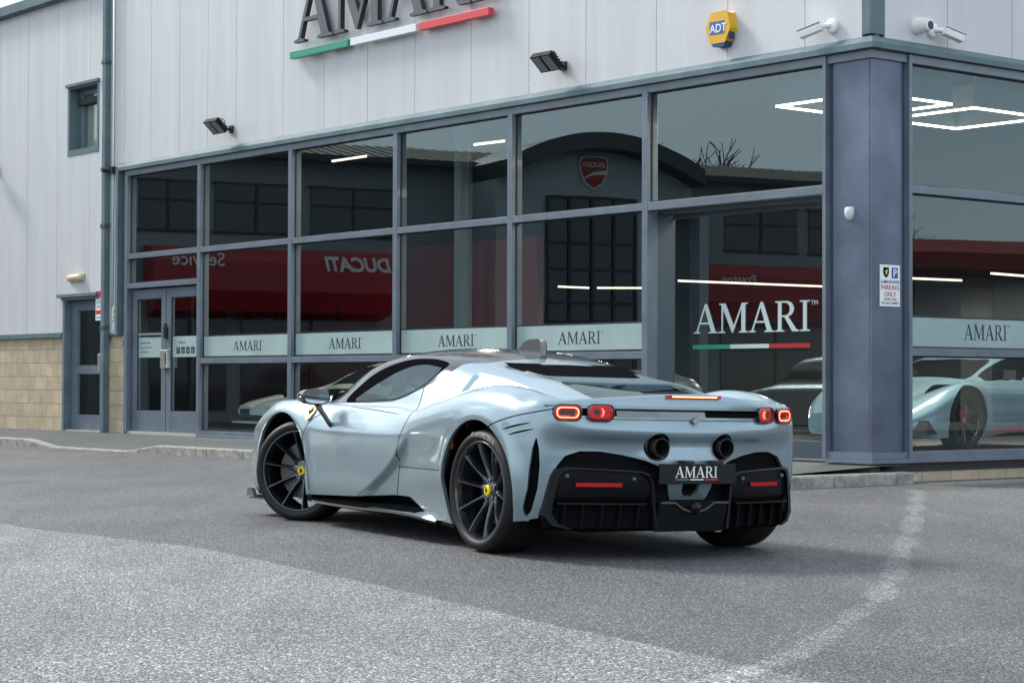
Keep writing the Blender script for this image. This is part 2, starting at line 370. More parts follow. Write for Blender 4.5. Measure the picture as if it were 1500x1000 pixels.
    ad=N(m,'ShaderNodeMath'); ad.operation='MULTIPLY_ADD'; ad.inputs[1].default_value=-1.3; L(v.outputs['Distance'],ad.inputs[0]); L(v2.outputs['Fac'],ad.inputs[2])
    add_bump(m, ad.outputs[0], 1.0, .007)
    return m
M_asph=asphalt_mat()
def build_ground():
    def axis(lo,hi,a,b,st):
        xs=list(np.arange(a,b+1e-6,st)); x=a; s=st
        while x>lo: s*=1.35; x-=s; xs.insert(0,x)
        x=b; s=st
        while x<hi: s*=1.35; x+=s; xs.append(x)
        return xs
    X=axis(-400,400,-7,7,.1); Y=axis(-400,600,5.5,22,.1)
    vs=[(x,y,road_z(x,y)) for y in Y for x in X]; nx=len(X)
    fs=[(j*nx+i,j*nx+i+1,(j+1)*nx+i+1,(j+1)*nx+i) for j in range(len(Y)-1) for i in range(nx-1)]
    mb=MB(); mb.add(vs,fs); o=mb.build('ground',M_asph,smooth=True,recalc=False); tag(o,kind='structure')
    # signed fields (metres)
    B=[(-3.9,14.2),(-3.35,13.39),(-2.95,12.8),(-1.72,11.47),(-.47,9.42),(.14,8.3),(.73,7.27),(1.2,6.3)]
    ST=[(3.69,18.9),(3.67,18.4),(2.95,15.0),(2.03,10.84),(1.70,9.5),(1.42,8.58),(1.05,7.45),(.62,6.6),(0.1,5.8)]
    old=[];strip=[];line=[];rust=[]
    lines=[[(-9,17.9),(-2.0,18.4)],[(-9,16.6),(-1.5,17.0)],[(-2.9,15.4),(-1.0,15.5)],[(2.6,17.3),(3.6,16.9)]]
    for x,y,z in vs:
        # signed: left/below of boundary B -> positive
        s=-1
        d=pl_dist((x,y),B) if -12<x<8 and 3<y<25 else 3
        # which side
        t=None
        for (x0,y0),(x1,y1) in zip(B,B[1:]):
            if y1<=y<=y0: xb=x0+(x1-x0)*(y0-y)/(y0-y1); t=xb
        if y>B[0][1]: side=-1 if x>-3.9-(y-14.2)*.02 else -1
        elif y<B[-1][1]: side=1 if x<1.2 else -1
        else: side=1 if x<t else -1
        old.append(side*d)
        dd=pl_dist((x,y),ST) if -3<x<8 and 3<y<25 else 3
        strip.append(.068+.06*noise.noise((x*1.5,y*1.5,0))-dd)
        rust.append(.28-math.hypot((x-2.62)*.42,(y-16.6)*.9))
        line.append(.016-min(pl_dist((x,y),l) for l in lines) if 13<y<22 and -10<x<6 else -1)
    me=o.data
    for nm,a in (('old',old),('strip',strip),('line',line),('rust',rust)):
        at=me.attributes.new(nm,'FLOAT','POINT'); at.data.foreach_set('value',a)
build_ground()
# pavement of fine asphalt with concrete kerbs
def pave_mat():
    m=mat('pavement_asphalt',(.1,.11,.11),.8); nt=m.node_tree; L=nt.links.new
    r,mp,n=noise_col(m,(.028,.033,.033),(.115,.127,.125),55,5,.32,.68,rough=.8); add_bump(m,n.outputs['Fac'],.6,.005); return m
M_pave=pave_mat()
M_kerb=mat('kerb_concrete',(.3,.29,.26),.85); _r,_m,_n=noise_col(M_kerb,(.13,.125,.105),(.40,.385,.34),9,9,.33,.66,rough=.75); add_bump(M_kerb,_n.outputs['Fac'],.5,.006)
def kerb_h(u):
    if u<11.1: return .115
    if u<11.9: return .115-(u-11.1)/.8*.095
    if u<14.2: return .02
    if u<15.0: return .02+(u-14.2)/.8*.095
    return .115
mb=MB(FA); us=list(np.arange(-.15,34,.2))
KD=1.62
for a,b in zip(us,us[1:]):
    za,zb=kerb_h(a),kerb_h(b)
    ds=[-.36,0.0,.5,1.1,KD-.002]
    for d0,d1 in zip(ds,ds[1:]):
        def zz(d,k): return .175*(1-max(d,0)/KD)+k*max(d,0)/KD
        mb.quad((a,d0,zz(d0,za)),(b,d0,zz(d0,zb)),(b,d1,zz(d1,zb)),(a,d1,zz(d1,za)))
# return by the side facade
mb.quad((-.15,0,.174),(0,0,.175),(0,-.30,.14),(-.15,-.30,.11))
o=mb.build('pavement',M_pave,smooth=False); tag(o,kind='structure')
mb=MB(FA); st=.9; u=-.15
while u<33:
    a,b=u+.006,u+st-.006
    n=4
    for k in range(n):
        x0=a+(b-a)*k/n; x1=a+(b-a)*(k+1)/n; h0,h1=kerb_h(x0),kerb_h(x1)
        mb.add([(x0,KD,-.1),(x1,KD,-.1),(x1,KD+.13,-.1),(x0,KD+.13,-.1),(x0,KD,h0+.004),(x1,KD,h1+.004),(x1,KD+.118,h1),(x0,KD+.118,h0),(x1,KD+.13,h1-.014),(x0,KD+.13,h0-.014)],
               [(4,5,6,7),(7,6,8,9),(9,8,2,3)]+([(0,3,9,7,4)] if k==0 else [])+([(1,5,6,8,2)] if k==n-1 else []))
    u+=st
d=KD+.13
while d>-.30:
    a,b=d-.006,max(d-.9,-.30)+.006
    mb.add([(-.28,a,-.1),(-.28,b,-.1),(-.15,b,-.1),(-.15,a,-.1),(-.28,a,.095),(-.28,b,.095),(-.15,b,.115),(-.15,a,.115),(-.268,a,.111),(-.268,b,.111)],
           [(0,1,5,4),(4,5,9,8),(8,9,6,7),(0,4,8,7,3),(1,2,6,9,5)])
    d-=.9
o=mb.build('kerb',M_kerb,smooth=False,recalc=False); tag(o,kind='structure')

# ------------------------------------------------------------------ the showroom building (facade A left, facade B right)
BLD=empty('showroom_building','pale grey clad car showroom with blue grey framed corner glazing','showroom')
UVA=lambda co:((Vector(co)-COR).dot(dA),co[2])
UVB=lambda co:((Vector(co)-COR).dot(dB),co[2])
TOPZ=7.35
# cladding as individual panel sheets with small joints, backing behind
def clad(tr, joints, z0, z1, name, uvf, holes=()):
    mb=MB(tr)
    for a,b in zip(joints,joints[1:]):
        a2,b2=a+.0045,b-.0045
        segs=[(a2,b2,z0,z1)]
        for (h0,h1,hz0,hz1) in holes:
            ns=[]
            for (p,q,r0,r1) in segs:
                if q<=h0 or p>=h1 or r1<=hz0 or r0>=hz1: ns.append((p,q,r0,r1)); continue
                if p<h0: ns.append((p,h0,r0,r1))
                if q>h1: ns.append((h1,q,r0,r1))
                m0,m1=max(p,h0),min(q,h1)
                if r0<hz0: ns.append((m0,m1,r0,hz0))
                if r1>hz1: ns.append((m0,m1,hz1,r1))
            segs=ns
        for (p,q,r0,r1) in segs: mb.box(p,q,-.045,.0,r0,r1)
    return mb.build(name,M_clad,BLD,uvf=uvf)
jA=[.12,.885,1.99,3.1,4.28,5.31,6.43,7.6,8.65,9.68,10.7,11.95,12.75,13.58,14.45,15.30,15.66]
clad(FA,jA,4.40,TOPZ,'wall_cladding',UVA)
jL=[15.95,16.45,17.6,18.7,19.8,20.9,22,23.1,24.2,25.3,26.4,28,30]
clad(FA,jL,1.78,TOPZ,'wall_cladding',UVA,holes=[(16.14,17.22,4.66,5.78),(15.9,17.28,0,2.36)])
clad(FA,[15.38,15.66],1.72,4.395,'wall_cladding',UVA)
jB=[.19,1.16,2.22,3.3,4.4,5.5,6.6,7.7,9,10.2,11.4]
clad(FB,jB,4.40,TOPZ,'wall_cladding',UVB)
mb=MB(FA); mb.box(-.0,16.14,-.12,-.05,4.40,TOPZ); mb.box(17.22,30,-.12,-.05,4.40,TOPZ); mb.box(16.14,17.22,-.12,-.05,5.78,TOPZ); mb.box(16.14,17.22,-.12,-.05,4.40,4.66); mb.box(15.38,30,-.12,-.05,2.4,4.4); mb.box(17.29,30,-.12,-.05,.1,2.4); mb.build('wall_backing',M_frame_dk,BLD)
mb=MB(FB); mb.box(.13,11.4,-.12,-.05,4.40,TOPZ); mb.build('wall_backing',M_frame_dk,BLD)
# corner trim
mb=MB(FA)
mb.box(0.004,.117,.0,.012,4.42,TOPZ); mb.build('corner_trim',M_teal,BLD,bevel=.003)
mb=MB(FB); mb.box(-.012,.187,.0,.012,4.42,TOPZ); mb.build('corner_trim',M_teal,BLD,bevel=.003)
# flashing / cornice over glazing (A and B)
def flash(tr,a,b,name):
    mb=MB(tr)
    mb.add([(a,-.04,4.21),(a,.10,4.215),(a,.10,4.315),(a,.085,4.33),(a,0.0,4.395),(a,-.04,4.395),
            (b,-.04,4.21),(b,.10,4.215),(b,.10,4.315),(b,.085,4.33),(b,0.0,4.395),(b,-.04,4.395)],
           [(0,1,2,3,4,5),(11,10,9,8,7,6)]+[(i,(i+1)%6,6+(i+1)%6,6+i) for i in range(6)])
    return mb.build(name,M_teal,BLD)
# mitred corner: extend A to -0.10 and B likewise, slightly offset in height
mbF=MB()
def prof(tr,u): return [tr(u,-.04,4.262),tr(u,.10,4.268),tr(u,.10,4.325),tr(u,.088,4.338),tr(u,0,4.40),tr(u,-.04,4.40)]
cpts=[FA(15.36,0,0)]
def mit(d,z): return tuple(COR+nA*d+nB*d+ZU*z)
P0=prof(FA,15.36); Pc=[mit(-.04,4.262),mit(.10,4.268),mit(.10,4.325),mit(.088,4.338),mit(0,4.40),mit(-.04,4.40)]; P1=prof(FB,11.4)
mbF.add(P0+Pc,[(0,1,2,3,4,5)]+[(i,(i+1)%6,6+(i+1)%6,6+i) for i in range(6)],raw=True)
mbF.add(Pc+P1,[(11,10,9,8,7,6)]+[(i,(i+1)%6,6+(i+1)%6,6+i) for i in range(6)],raw=True)
mbF.build('canopy_flashing',M_teal,BLD,recalc=True)
# parapet roof edge / gutter at left wing, roof
mb=MB(FA); mb.box(15.7,30,-.05,.16,7.25,7.42); mb.build('gutter',M_teal,BLD,bevel=.01)
mb=MB(); 
q=[FA(0,-.12,TOPZ-.02),FA(30,-.12,TOPZ-.02),tuple(COR+dA*30+dB*11.4+ZU*(TOPZ-.02)),FB(11.4,-.12,TOPZ-.02)]
mb.add(q,[(0,1,2,3)],raw=True); mb.build('roof',M_teal,BLD,recalc=False)
# back & far sides (real walls so that light does not leak through)
mb=MB(); bk=[COR+dA*30,COR+dA*30+dB*11.4,COR+dB*11.4]
for a,b in zip(bk,bk[1:]): mb.add([tuple(a),tuple(b),tuple(b+ZU*TOPZ),tuple(a+ZU*TOPZ)],[(0,1,2,3)],raw=True)
mb.build('rear_wall',M_clad,BLD,recalc=False,uvf=UVA)

# ---- windows of facade A
def band_text(parent,u_left,z0,w_,h,tr,off,right,m,name='lettering',tm=True):
    mb=MB()
    for vs,fs in amari_geo(w_,h,.001): v,f=place((vs,fs),tr(u_left,off,z0),right,ZU); mb.add(v,f,raw=True)
    if tm:
        v,f=place(text_geo('TM',h*.22),Vector(tr(u_left,off,z0))+Vector(right)*(w_+.015)+ZU*(h*.84),right,ZU); mb.add(v,f,raw=True)
    return mb.build(name,m,parent,recalc=False)
HM=.045
def bar(mb,a,b,z0,z1,d0=-.10,d1=.055): mb.box(a,b,d0,d1,z0,z1)
def pane(parent,tr,a,b,z0,z1,m,off=-.02):
    mb=MB(tr); mb.quad((a,off,z0),(b,off,z0),(b,off,z1),(a,off,z1)); return mb.build('pane',m,parent,recalc=False)
def gasket(parent,tr,a,b,z0,z1,off=-.015,w_=.014):
    mb=MB(tr)
    mb.box(a,a+w_,off,off+.012,z0,z1); mb.box(b-w_,b,off,off+.012,z0,z1); mb.box(a+w_,b-w_,off,off+.0118,z1-w_,z1); mb.box(a+w_,b-w_,off,off+.0118,z0,z0+w_)
    return mb.build('gasket',M_rubber,parent)
HEAD0,T1,T2,SILL=4.175,2.92,1.285,.26
def bay(u0,u1,levels,tr,gm,label,uvs=None,sill=True,band=True,right=None,txt=None):
    """levels: list of z transom centres from bottom(sill top) to head; one window object with frame, panes"""
    mb=MB(tr)
    a,b=u0+.0,u1-.0
    mb.box(a,a+HM,-.10,.055,.20,HEAD0+.085)
    mb.box(b-HM,b,-.10,.055,.20,HEAD0+.085)
    for z in levels[1:-1]: mb.box(a+HM,b-HM,-.10,.052,z-.04,z+.04)
    mb.box(a+HM,b-HM,-.10,.052,HEAD0+.0,HEAD0+.085)
    zb=levels[0]
    mb.box(a+HM,b-HM,-.10,.052,.20,zb)
    fr=mb.build('window',M_frame,BLD,bevel=.003)
    if label: fr['label']=label
    zs=[zb]+[z for z in levels[1:-1]]+[HEAD0]
    for i in range(len(zs)-1):
        z0=zs[i]+(.04 if i>0 else 0); z1=zs[i+1]-(.04 if i<len(zs)-2 else 0)
        pane(fr,tr,a+HM,b-HM,z0,z1,gm); gasket(fr,tr,a+HM,b-HM,z0,z1)
    return fr
def etched(fr,tr,a,b,off=-.018):
    mb=MB(tr); mb.box(a,b,off,off+.0015,1.352,1.642); mb.build('etched_band',M_band,fr)
    mb=MB(tr); mb.box(a,b,off,off+.0015,1.650,1.662); mb.box(a,b,off,off+.0015,1.334,1.345); mb.build('band_line',M_dtext,fr)
ups=[.555,3.225,5.60,7.95,10.43,12.90]
txts={1:(4.78,.74),2:(7.11,.73),3:(9.56,.76),4:(12.02,.77)}
for i in range(1,5):
    u0,u1=ups[i],ups[i+1]
    fr=bay(u0,u1,[SILL,T2,T1,HEAD0],FA,M_glassA,None)
    etched(fr,FA,u0+HM+.014,u1-HM-.014)
    band_text(fr,txts[i][0],1.425,txts[i][1],.14,FA,-.0155,rA,M_dtext)
# sill flashing under A
mb=MB(FA); mb.box(3.27,12.9,-.1,.085,.165,.199); mb.build('sill_flashing',M_frame,BLD,bevel=.004)
# bay by the column: upper pane and recessed big door pane
mb=MB(FA); u0,u1=ups[0],ups[1]
mb.box(u0,u0+HM,-.10,.055,.20,HEAD0+.085); mb.box(u1-HM,u1,-.10,.055,.20,HEAD0+.085)
mb.box(u0+HM,u1-HM,-.10,.052,T1-.045,T1+.045); mb.box(u0+HM,u1-HM,-.10,.052,HEAD0,HEAD0+.085)
fr=mb.build('window',M_frame,BLD,bevel=.003); pane(fr,FA,u0+HM,u1-HM,T1+.045,HEAD0,M_glassA); gasket(fr,FA,u0+HM,u1-HM,T1+.045,HEAD0)
# recessed sliding door unit
DR=-.34
mb=MB(FA)
mb.box(u1-HM,u1-.0,DR,-.101,.2,T1-.046); mb.box(u0,u0+HM,DR,-.101,.2,T1-.046); mb.box(u0+HM,u1-HM,DR,-.101,T1-.075,T1-.047)
mb.build('door_reveal',M_frame_dk,BLD)
mb=MB(FA); a,b=u0+HM,u1-HM+.08
mb.box(b-.055,b,DR-.05,DR-.002,.2,T1-.08); mb.box(a,a+.04,DR-.05,DR-.002,.2,T1-.08); mb.box(a+.04,b-.055,DR-.05,DR-.004,T1-.12,T1-.08); mb.box(a+.04,b-.055,DR-.05,DR+.018,.20,.385)
dr=mb.build('showroom_door',M_frame_dk,BLD,bevel=.003)
pane(dr,FA,a+.04,b-.055,.385,T1-.12,M_glassA,DR-.006)
mb=MB(FA); mb.box(a,b,DR-.05,DR+.03,.15,.199); mb.build('threshold',M_steel,dr)
M_glasstext=mat('etched_letter',(.50,.60,.60),.6)
band_text(dr,2.85,1.52,1.72,.32,FA,DR+.000,rA,M_glasstext)
for (x0,x1,mm,nm) in ((2.87,2.295,M_green,'green_bar'),(2.29,1.715,M_glasstext,'pale_bar'),(1.71,1.13,mat('door_red',(.42,.01,.02),.4),'red_bar')):
    mb=MB(FA); mb.box(x1,x0,DR-.003,DR+.000,1.35,1.395); mb.build(nm,mm,dr)
# far left bay: transom lights above double door
u0,u1=12.90,15.12
mb=MB(FA)
mb.box(u0,u0+HM,-.10,.055,.20,HEAD0+.085); mb.box(u1-HM,u1,-.10,.055,.20,HEAD0+.085)
mb.box(u0+HM,u1-HM,-.10,.052,T1-.04,T1+.04); mb.box(u0+HM,u1-HM,-.10,.052,HEAD0,HEAD0+.085); mb.box(u0+HM,u1-HM,-.10,.052,2.42,2.50)
fr=mb.build('window',M_frame,BLD,bevel=.003)
for z0,z1 in ((T1+.04,HEAD0),(2.50,T1-.04)): pane(fr,FA,u0+HM,u1-HM,z0,z1,M_glassA); gasket(fr,FA,u0+HM,u1-HM,z0,z1)
def leaf(a,b,hand):
    mb=MB(FA); st=.135; d0,d1=-.10,-.03
    mb.box(a,a+st,d0,d1,.22,2.40); mb.box(b-st,b,d0,d1,.22,2.40); mb.box(a+st,b-st,d0,d1-.001,2.25,2.40); mb.box(a+st,b-st,d0,d1-.001,.22,.53)
    o=mb.build('double_door_leaf',M_frame,BLD,bevel=.004); pane(o,FA,a+st,b-st,.53,2.25,M_glassA,-.06); gasket(o,FA,a+st,b-st,.53,2.25,-.055)
    mb=MB(FA); mb.box(a+st,b-st,-.058,-.0565,1.35,1.66); mb.build('etched_band',M_band,o)
    return o
l1=leaf(12.955,13.985,1); l2=leaf(14.005,15.04,0)
mb=MB(FA); mb.box(13.86,14.06,-.03,.035,1.18,1.46); bx=mb.build('lock_guard',M_steel,l2,bevel=.01)
mb=MB(FA); mb.box(13.875,13.905,.035,.039,1.24,1.41); mb.build('keypad',M_black,bx)
mb=MB(FA); mb.box(13.93,13.99,-.03,.02,1.63,1.80); mb.tube([(13.96,.0,1.80),(13.96,.0,1.86)],.022,10); mb.build('handle',M_black,l2)
mb=MB(FA); mb.box(14.12,14.88,-.052,-.04,1.69,1.725); mb.build('push_bar',M_steel,l2)
mb=MB(FA)   # social icons on band
for k in range(4):
    mb=MB(FA); x=13.72-k*.145
    mb.box(x-.105,x,-.0555,-.0545,1.40,1.50); mb.build('social_icon',M_dtext,l1)
for k,ch in enumerate('fyoy'):
    geo_obj('icon_glyph',place(text_geo(ch,.10),FA(13.69-k*.145,-.0535,1.425),rA,ZU),M_band,l1)
v,f=place(text_geo('Follow Us',.05),FA(13.66,-.0535,1.555),rA,ZU)
geo_obj('follow_text',(v,f),M_dtext,l1)
for k,s in enumerate(('OPENING TIMES','Mon - Fri 9.00 - 6.00','Sat 10.00 - 4.00')):
    v,f=place(text_geo(s,.042),FA(14.83,-.0535,1.56-k*.07),rA,ZU); geo_obj('opening_times',(v,f),M_dtext,l2)
mb=MB(FA); mb.box(12.9,15.12,-.1,.03,.17,.215); mb.build('threshold',mat('pale_concrete',(.42,.40,.36),.8),BLD)
# deep teal jamb left of glazing
mb=MB(FA); mb.box(15.12,15.17,-.12,.055,.17,4.262); mb.box(15.17,15.36,-.12,-.03,.17,4.262); mb.box(15.31,15.385,-.03,.10,1.70,4.33)
mb.build('jamb',M_teal,BLD,bevel=.003)
mb=MB(FA); mb.box(.0,15.36,-.12,.04,4.262,4.264); mb.build('head_trim',M_frame_dk,BLD)
# ---- column at the corner
mb=MB(FA); mb.box(.014,.50,-.03,.0,.30,4.262); mb.build('column_face',M_col,BLD,bevel=.002)
mb=MB(FB); mb.box(.0,.455,-.03,.0,.30,4.262); mb.build('column_face',M_col,BLD,bevel=.002)
mb=MB(FA); mb.box(.50,.555,-.1,-.02,.2,4.262); mb.build('column_joint',M_frame_dk,BLD)
mb=MB(FB); mb.box(.455,.505,-.1,-.02,.2,4.262); mb.build('column_joint',M_frame_dk,BLD)
def corner_band(z0,z1,d,name,m,uA=.556,uB=11.4):
    mb=MB()
    p=[COR+dA*uA+nA*-.02,COR+dA*uA+nA*d,COR+nA*d+nB*d,COR+dB*uB+nB*d,COR+dB*uB+nB*-.02,COR-nA*.02-nB*.02]
    mb.add([tuple(q+ZU*z0) for q in p]+[tuple(q+ZU*z1) for q in p],[(0,1,2,5),(5,2,3,4),(11,8,7,6),(10,9,8,11)]+[(0,1,7,6),(1,2,8,7),(2,3,9,8),(3,4,10,9)],raw=True)
    return mb.build(name,m,BLD,recalc=True)
corner_band(.192,.232,.07,'base_flashing',M_frame,uB=11.4)
corner_band(.234,.30,.035,'base_trim',M_frame,uB=.50)
corner_band(4.18,4.258,.03,'head_band',M_frame,uB=.50)
# ---- windows of facade B
bs=[.505,3.1,5.7,8.3,10.9]
for i,(a,b) in enumerate(zip(bs,bs[1:])):
    fr=bay(a,b,[.30,1.295,2.92,HEAD0],FB,M_glassB,None); etched(fr,FB,a+HM+.014,b-HM-.014)
    band_text(fr,a+.935,1.43,.70,.16,FB,-.0155,rB,M_dtext)
# block plinth below B
mb=MB(FA); mb.box(.004,.555,-.2,.002,-.1,.19); mb.build('block_plinth',M_block,BLD,uvf=lambda co:((Vector(co)-COR).dot(dA),co[2]-.19))
mb=MB(FB); mb.box(.0,11.4,-.2,-.012,-.15,.19); mb.build('block_plinth',M_block,BLD,uvf=lambda co:((Vector(co)-COR).dot(dB)+.13,co[2]-.19))
# block walls at left
mb=MB(FA); mb.box(17.29,30,-.12,-.012,.05,1.70); mb.build('block_wall',M_block,BLD,uvf=lambda co:((Vector(co)-COR).dot(dA)+.05,co[2]-.16))
mb=MB(FA); mb.box(15.19,15.64,-.12,-.012,.05,1.70); mb.build('block_pier',M_block,BLD,uvf=lambda co:((Vector(co)-COR).dot(dA),co[2]-.16))
mb=MB(FA); mb.box(15.64,16.0,-.12,-.014,.05,1.70); mb.build('block_pier',M_block,BLD,uvf=lambda co:((Vector(co)-COR).dot(dA),co[2]-.16))
mb=MB(FA); mb.box(17.33,30,-.02,.05,1.70,1.775); mb.box(15.36,15.95,-.02,.03,1.70,1.735); mb.build('drip_flashing',M_teal,BLD,bevel=.004)
# side door
mb=MB(FA); mb.box(17.22,17.29,-.16,.04,.18,2.36); mb.box(15.99,16.04,-.16,.0,.18,2.36); mb.build('jamb',M_teal,BLD)
mb=MB(FA); mb.box(16.05,17.42,-.02,.09,2.345,2.40); mb.box(16.02,17.33,-.16,.05,2.30,2.344); mb.build('door_hood',M_teal,BLD,bevel=.004)
mb=MB(FA); a,b=16.04,17.22; st=.19
mb.box(a,b,-.16,-.15,.18,.185)
mb.box(a,a+st,-.15,-.09,.2,2.29); mb.box(b-st,b,-.15,-.09,.2,2.29); mb.box(a+st,b-st,-.15,-.091,2.13,2.29); mb.box(a+st,b-st,-.15,-.091,1.10,1.24); mb.box(a+st,b-st,-.15,-.091,.2,.44)
sdoor=mb.build('side_door',M_frame,BLD,bevel=.004)
pane(sdoor,FA,a+st,b-st,1.24,2.13,M_glassA,-.12); pane(sdoor,FA,a+st,b-st,.44,1.10,M_glassA,-.12)
mb=MB(FA); mb.box(16.06,16.20,-.09,-.03,1.13,1.42); mb.build('lock_guard',M_steel,sdoor,bevel=.008)
mb=MB(FA); mb.box(16.0,17.29,-.15,.02,.165,.195); mb.build('threshold',MATS['pale_concrete'],sdoor)
# interior dark behind door
mb=MB(FA); mb.box(15.7,17.5,-1.5,-1.45,.1,2.4); mb.build('inner_wall',M_int_wall,BLD)
# small upper window
mb=MB(FA); a,b,z0,z1=16.14,17.22,4.66,5.78
mb.box(a,a+.05,-.25,.012,z0,z1); mb.box(b-.07,b,-.25,.012,z0,z1); mb.box(a+.05,b-.07,-.25,.012,z0,z0+.09); mb.box(a+.05,b-.07,-.25,.012,z1-.03,z1); mb.box(a-.02,b+.02,.0,.05,z1,z1+.05)
f=mb.build('reveal_frame',M_teal,BLD,bevel=.003)
mb=MB(FA); a,b,z0,z1=a+.05,b-.07,z0+.09,z1-.03
mb.box(a,a+.06,-.25,-.18,z0,z1); mb.box(b-.09,b,-.25,-.18,z0,z1); mb.box(a+.06,b-.09,-.25,-.181,z0,z0+.06); mb.box(a+.06,b-.09,-.25,-.181,z1-.09,z1)
f2=mb.build('upper_window',M_frame,BLD,bevel=.004)
g=glass_mat('upper_glass',(.9,.9,.85),6.0); pane(f2,FA,a+.06,b-.09,z0+.06,z1-.09,g,-.21)
mb=MB(FA); mb.box(a,b,-.275,-.265,z0,z1); mb.build('reflection_sheet',mat('reflection_sheet',(.75,.75,.62),.8,emit=(.75,.75,.6),es=.0),f2)  # cream sheet behind the pane stands in for a bright reflection
# downpipe (its own thing)
o=empty('downpipe','square teal downpipe between the left wing and the glazing','downpipe')
mb=MB(FA); mb.box(15.69,15.80,.02,.13,.16,7.3); mb.build('pipe',M_teal,o,bevel=.01)
mb=MB(FA); mb.box(15.675,15.815,.015,.14,4.30,4.36); mb.box(15.675,15.815,.015,.14,1.8,1.86); mb.box(15.675,15.815,.015,.14,6.0,6.06); mb.box(15.675,15.815,.015,.14,3.4,3.47); mb.build('bracket',M_frame_dk,o,bevel=.004)
mb=MB(FA); mb.box(15.66,15.95,-.05,.03,1.74,7.3); mb.build('corner_trim',mat('pale_trim',(.42,.44,.42),.5),BLD,bevel=.01)
mb=MB(FA); mb.tube([(15.62,.02,2.2),(15.62,.02,7.3)],.014,8); tag(mb.build('cable_conduit',M_white,None,smooth=True),'thin pale cable conduit running up the wall beside the downpipe','conduit')
# ---- things on the walls
SG=empty('fascia_sign','large dark metal serif showroom name letters with tricolour bar on the upper wall','sign',FA(8.0,0,5.4))
def local(o,geo): 
    l=Vector(o.location); return [tuple(Vector(v)-l) for v in geo[0]],geo[1]
H=.87
x=0; tot=sum(GLY[c][0] for c in 'AMARI')+.035*4
for k,(vs,fs) in enumerate(amari_geo(4.33,H,.07)):
    g2=local(SG,place((vs,fs),FA(10.23,.095,5.615),rA,ZU)); mb=MB(); mb.add(*g2,raw=True)
    o=mb.build('letter',[M_letter,M_lside],SG,recalc=True)
    nn=Vector(nA)
    for p in o.data.polygons: p.material_index = 0 if p.normal.dot(nn)>.9 else 1
for (u1_,u0_,m_,nm) in ((10.33,8.93,M_green,'green_bar'),(8.86,7.40,mat('sign_white',(.74,.76,.80),.4),'white_bar'),(7.33,5.92,mat('sign_bright_red',(.66,.06,.065),.4),'red_bar')):
    mb=MB(lambda a,b,c:tuple(Vector(FA(a,b,c))-Vector(SG.location))); mb.box(u0_,u1_,.05,.135,5.41,5.505); mb.build(nm,m_,SG,bevel=.003)
def floodlight(u,z,label):
    t=empty('floodlight',label,'floodlight',FA(u,0,z),(0,0,math.atan2(nA.y,nA.x)),group='floodlights on the showroom wall')
    # local x = outward, y = left when facing outward
    mb=MB(); mb.box(.0,.03,-.05,.05,-.05,.05); mb.tube([(0.02,0,0),(.16,0,-.01)],.018,8); mb.tube([(.15,0,0.0),(.15,0,.10)],.006,6); mb.build('bracket',M_black,t)
    def rot(a,b,c,an=R(-42)):  # pitch down
        a*=1.08;b*=1.08;c*=1.08
        return (.24+a*math.cos(an)+c*math.sin(an), b, -.02-a*math.sin(an)+c*math.cos(an))
    mb=MB(rot)
    for s in (-1,1):
        mb.box(-.06,.16,s*.005+(0 if s>0 else -.155),s*.005+(.155 if s>0 else 0),-.02,.045)
        for k in range(6): mb.box(-.06+k*.035,-.05+k*.035,(.01 if s>0 else -.15),(.15 if s>0 else -.01),.045,.075)
    mb.build('housing',mat('lamp_body',(.014,.014,.015),.7,spec=.15),t)
    mb=MB(rot)
    for s in (-1,1): mb.box(-.045,.145,(.02 if s>0 else -.145),(.145 if s>0 else -.02),-.026,-.019)
    mb.build('lens',mat('lamp_lens',(.17,.18,.18),.3),t)
    mb=MB(rot); mb.tube([(.08,.06,.07),(.06,.05,.14),(0,.02,.15),(-.05,0,.09)],.005,6); mb.build('cable',M_black,t,smooth=True)
floodlight(12.06,4.62,'twin panel black floodlight on the wall above the left windows'); floodlight(4.66,4.65,'twin panel black floodlight on the wall above the middle of the glazing, near the sign'); floodlight(19.88,4.67,'black floodlight at the far left edge of the wall, partly out of frame')
# alarm box
AL=empty('alarm_box','yellow and blue hexagonal alarm bell box near the top corner of the wall','alarm box',FA(2.02,0,4.72))
def TL(o): return lambda a,b,c: tuple(Vector(FA(a,b,c))-Vector(o.location))
hexp=[(2.02-.17,4.72),(2.02-.125,4.89),(2.02+.09,4.89),(2.02+.17,4.74),(2.02+.11,4.58),(2.02-.10,4.58)]
hexp=[(u,z) for u,z in hexp]
mb=MB(TL(AL)); mb.prism(hexp,.002,.12); mb.build('case',M_yellow,AL,bevel=.012)
mb=MB(TL(AL)); mb.prism([(1.94,4.535),(1.91,4.579),(2.125,4.579),(2.09,4.535)],.004,.117); mb.build('base',M_navy,AL,bevel=.004)
mb=MB(TL(AL)); mb.box(1.92,2.14,.121,.1235,4.665,4.80); mb.build('logo_panel',mat('alarm_blue',(.03,.11,.36),.4),AL)
geo_obj('lettering',local(AL,place(text_geo('ADT',.125,.001,bold=.002,sx=.98),FA(2.135,.1245,4.685),rA,ZU)),M_white,AL)
mb=MB(TL(AL)); mb.box(1.870,1.8725,.02,.10,4.60,4.69); mb.build('stripe',M_navy,AL)
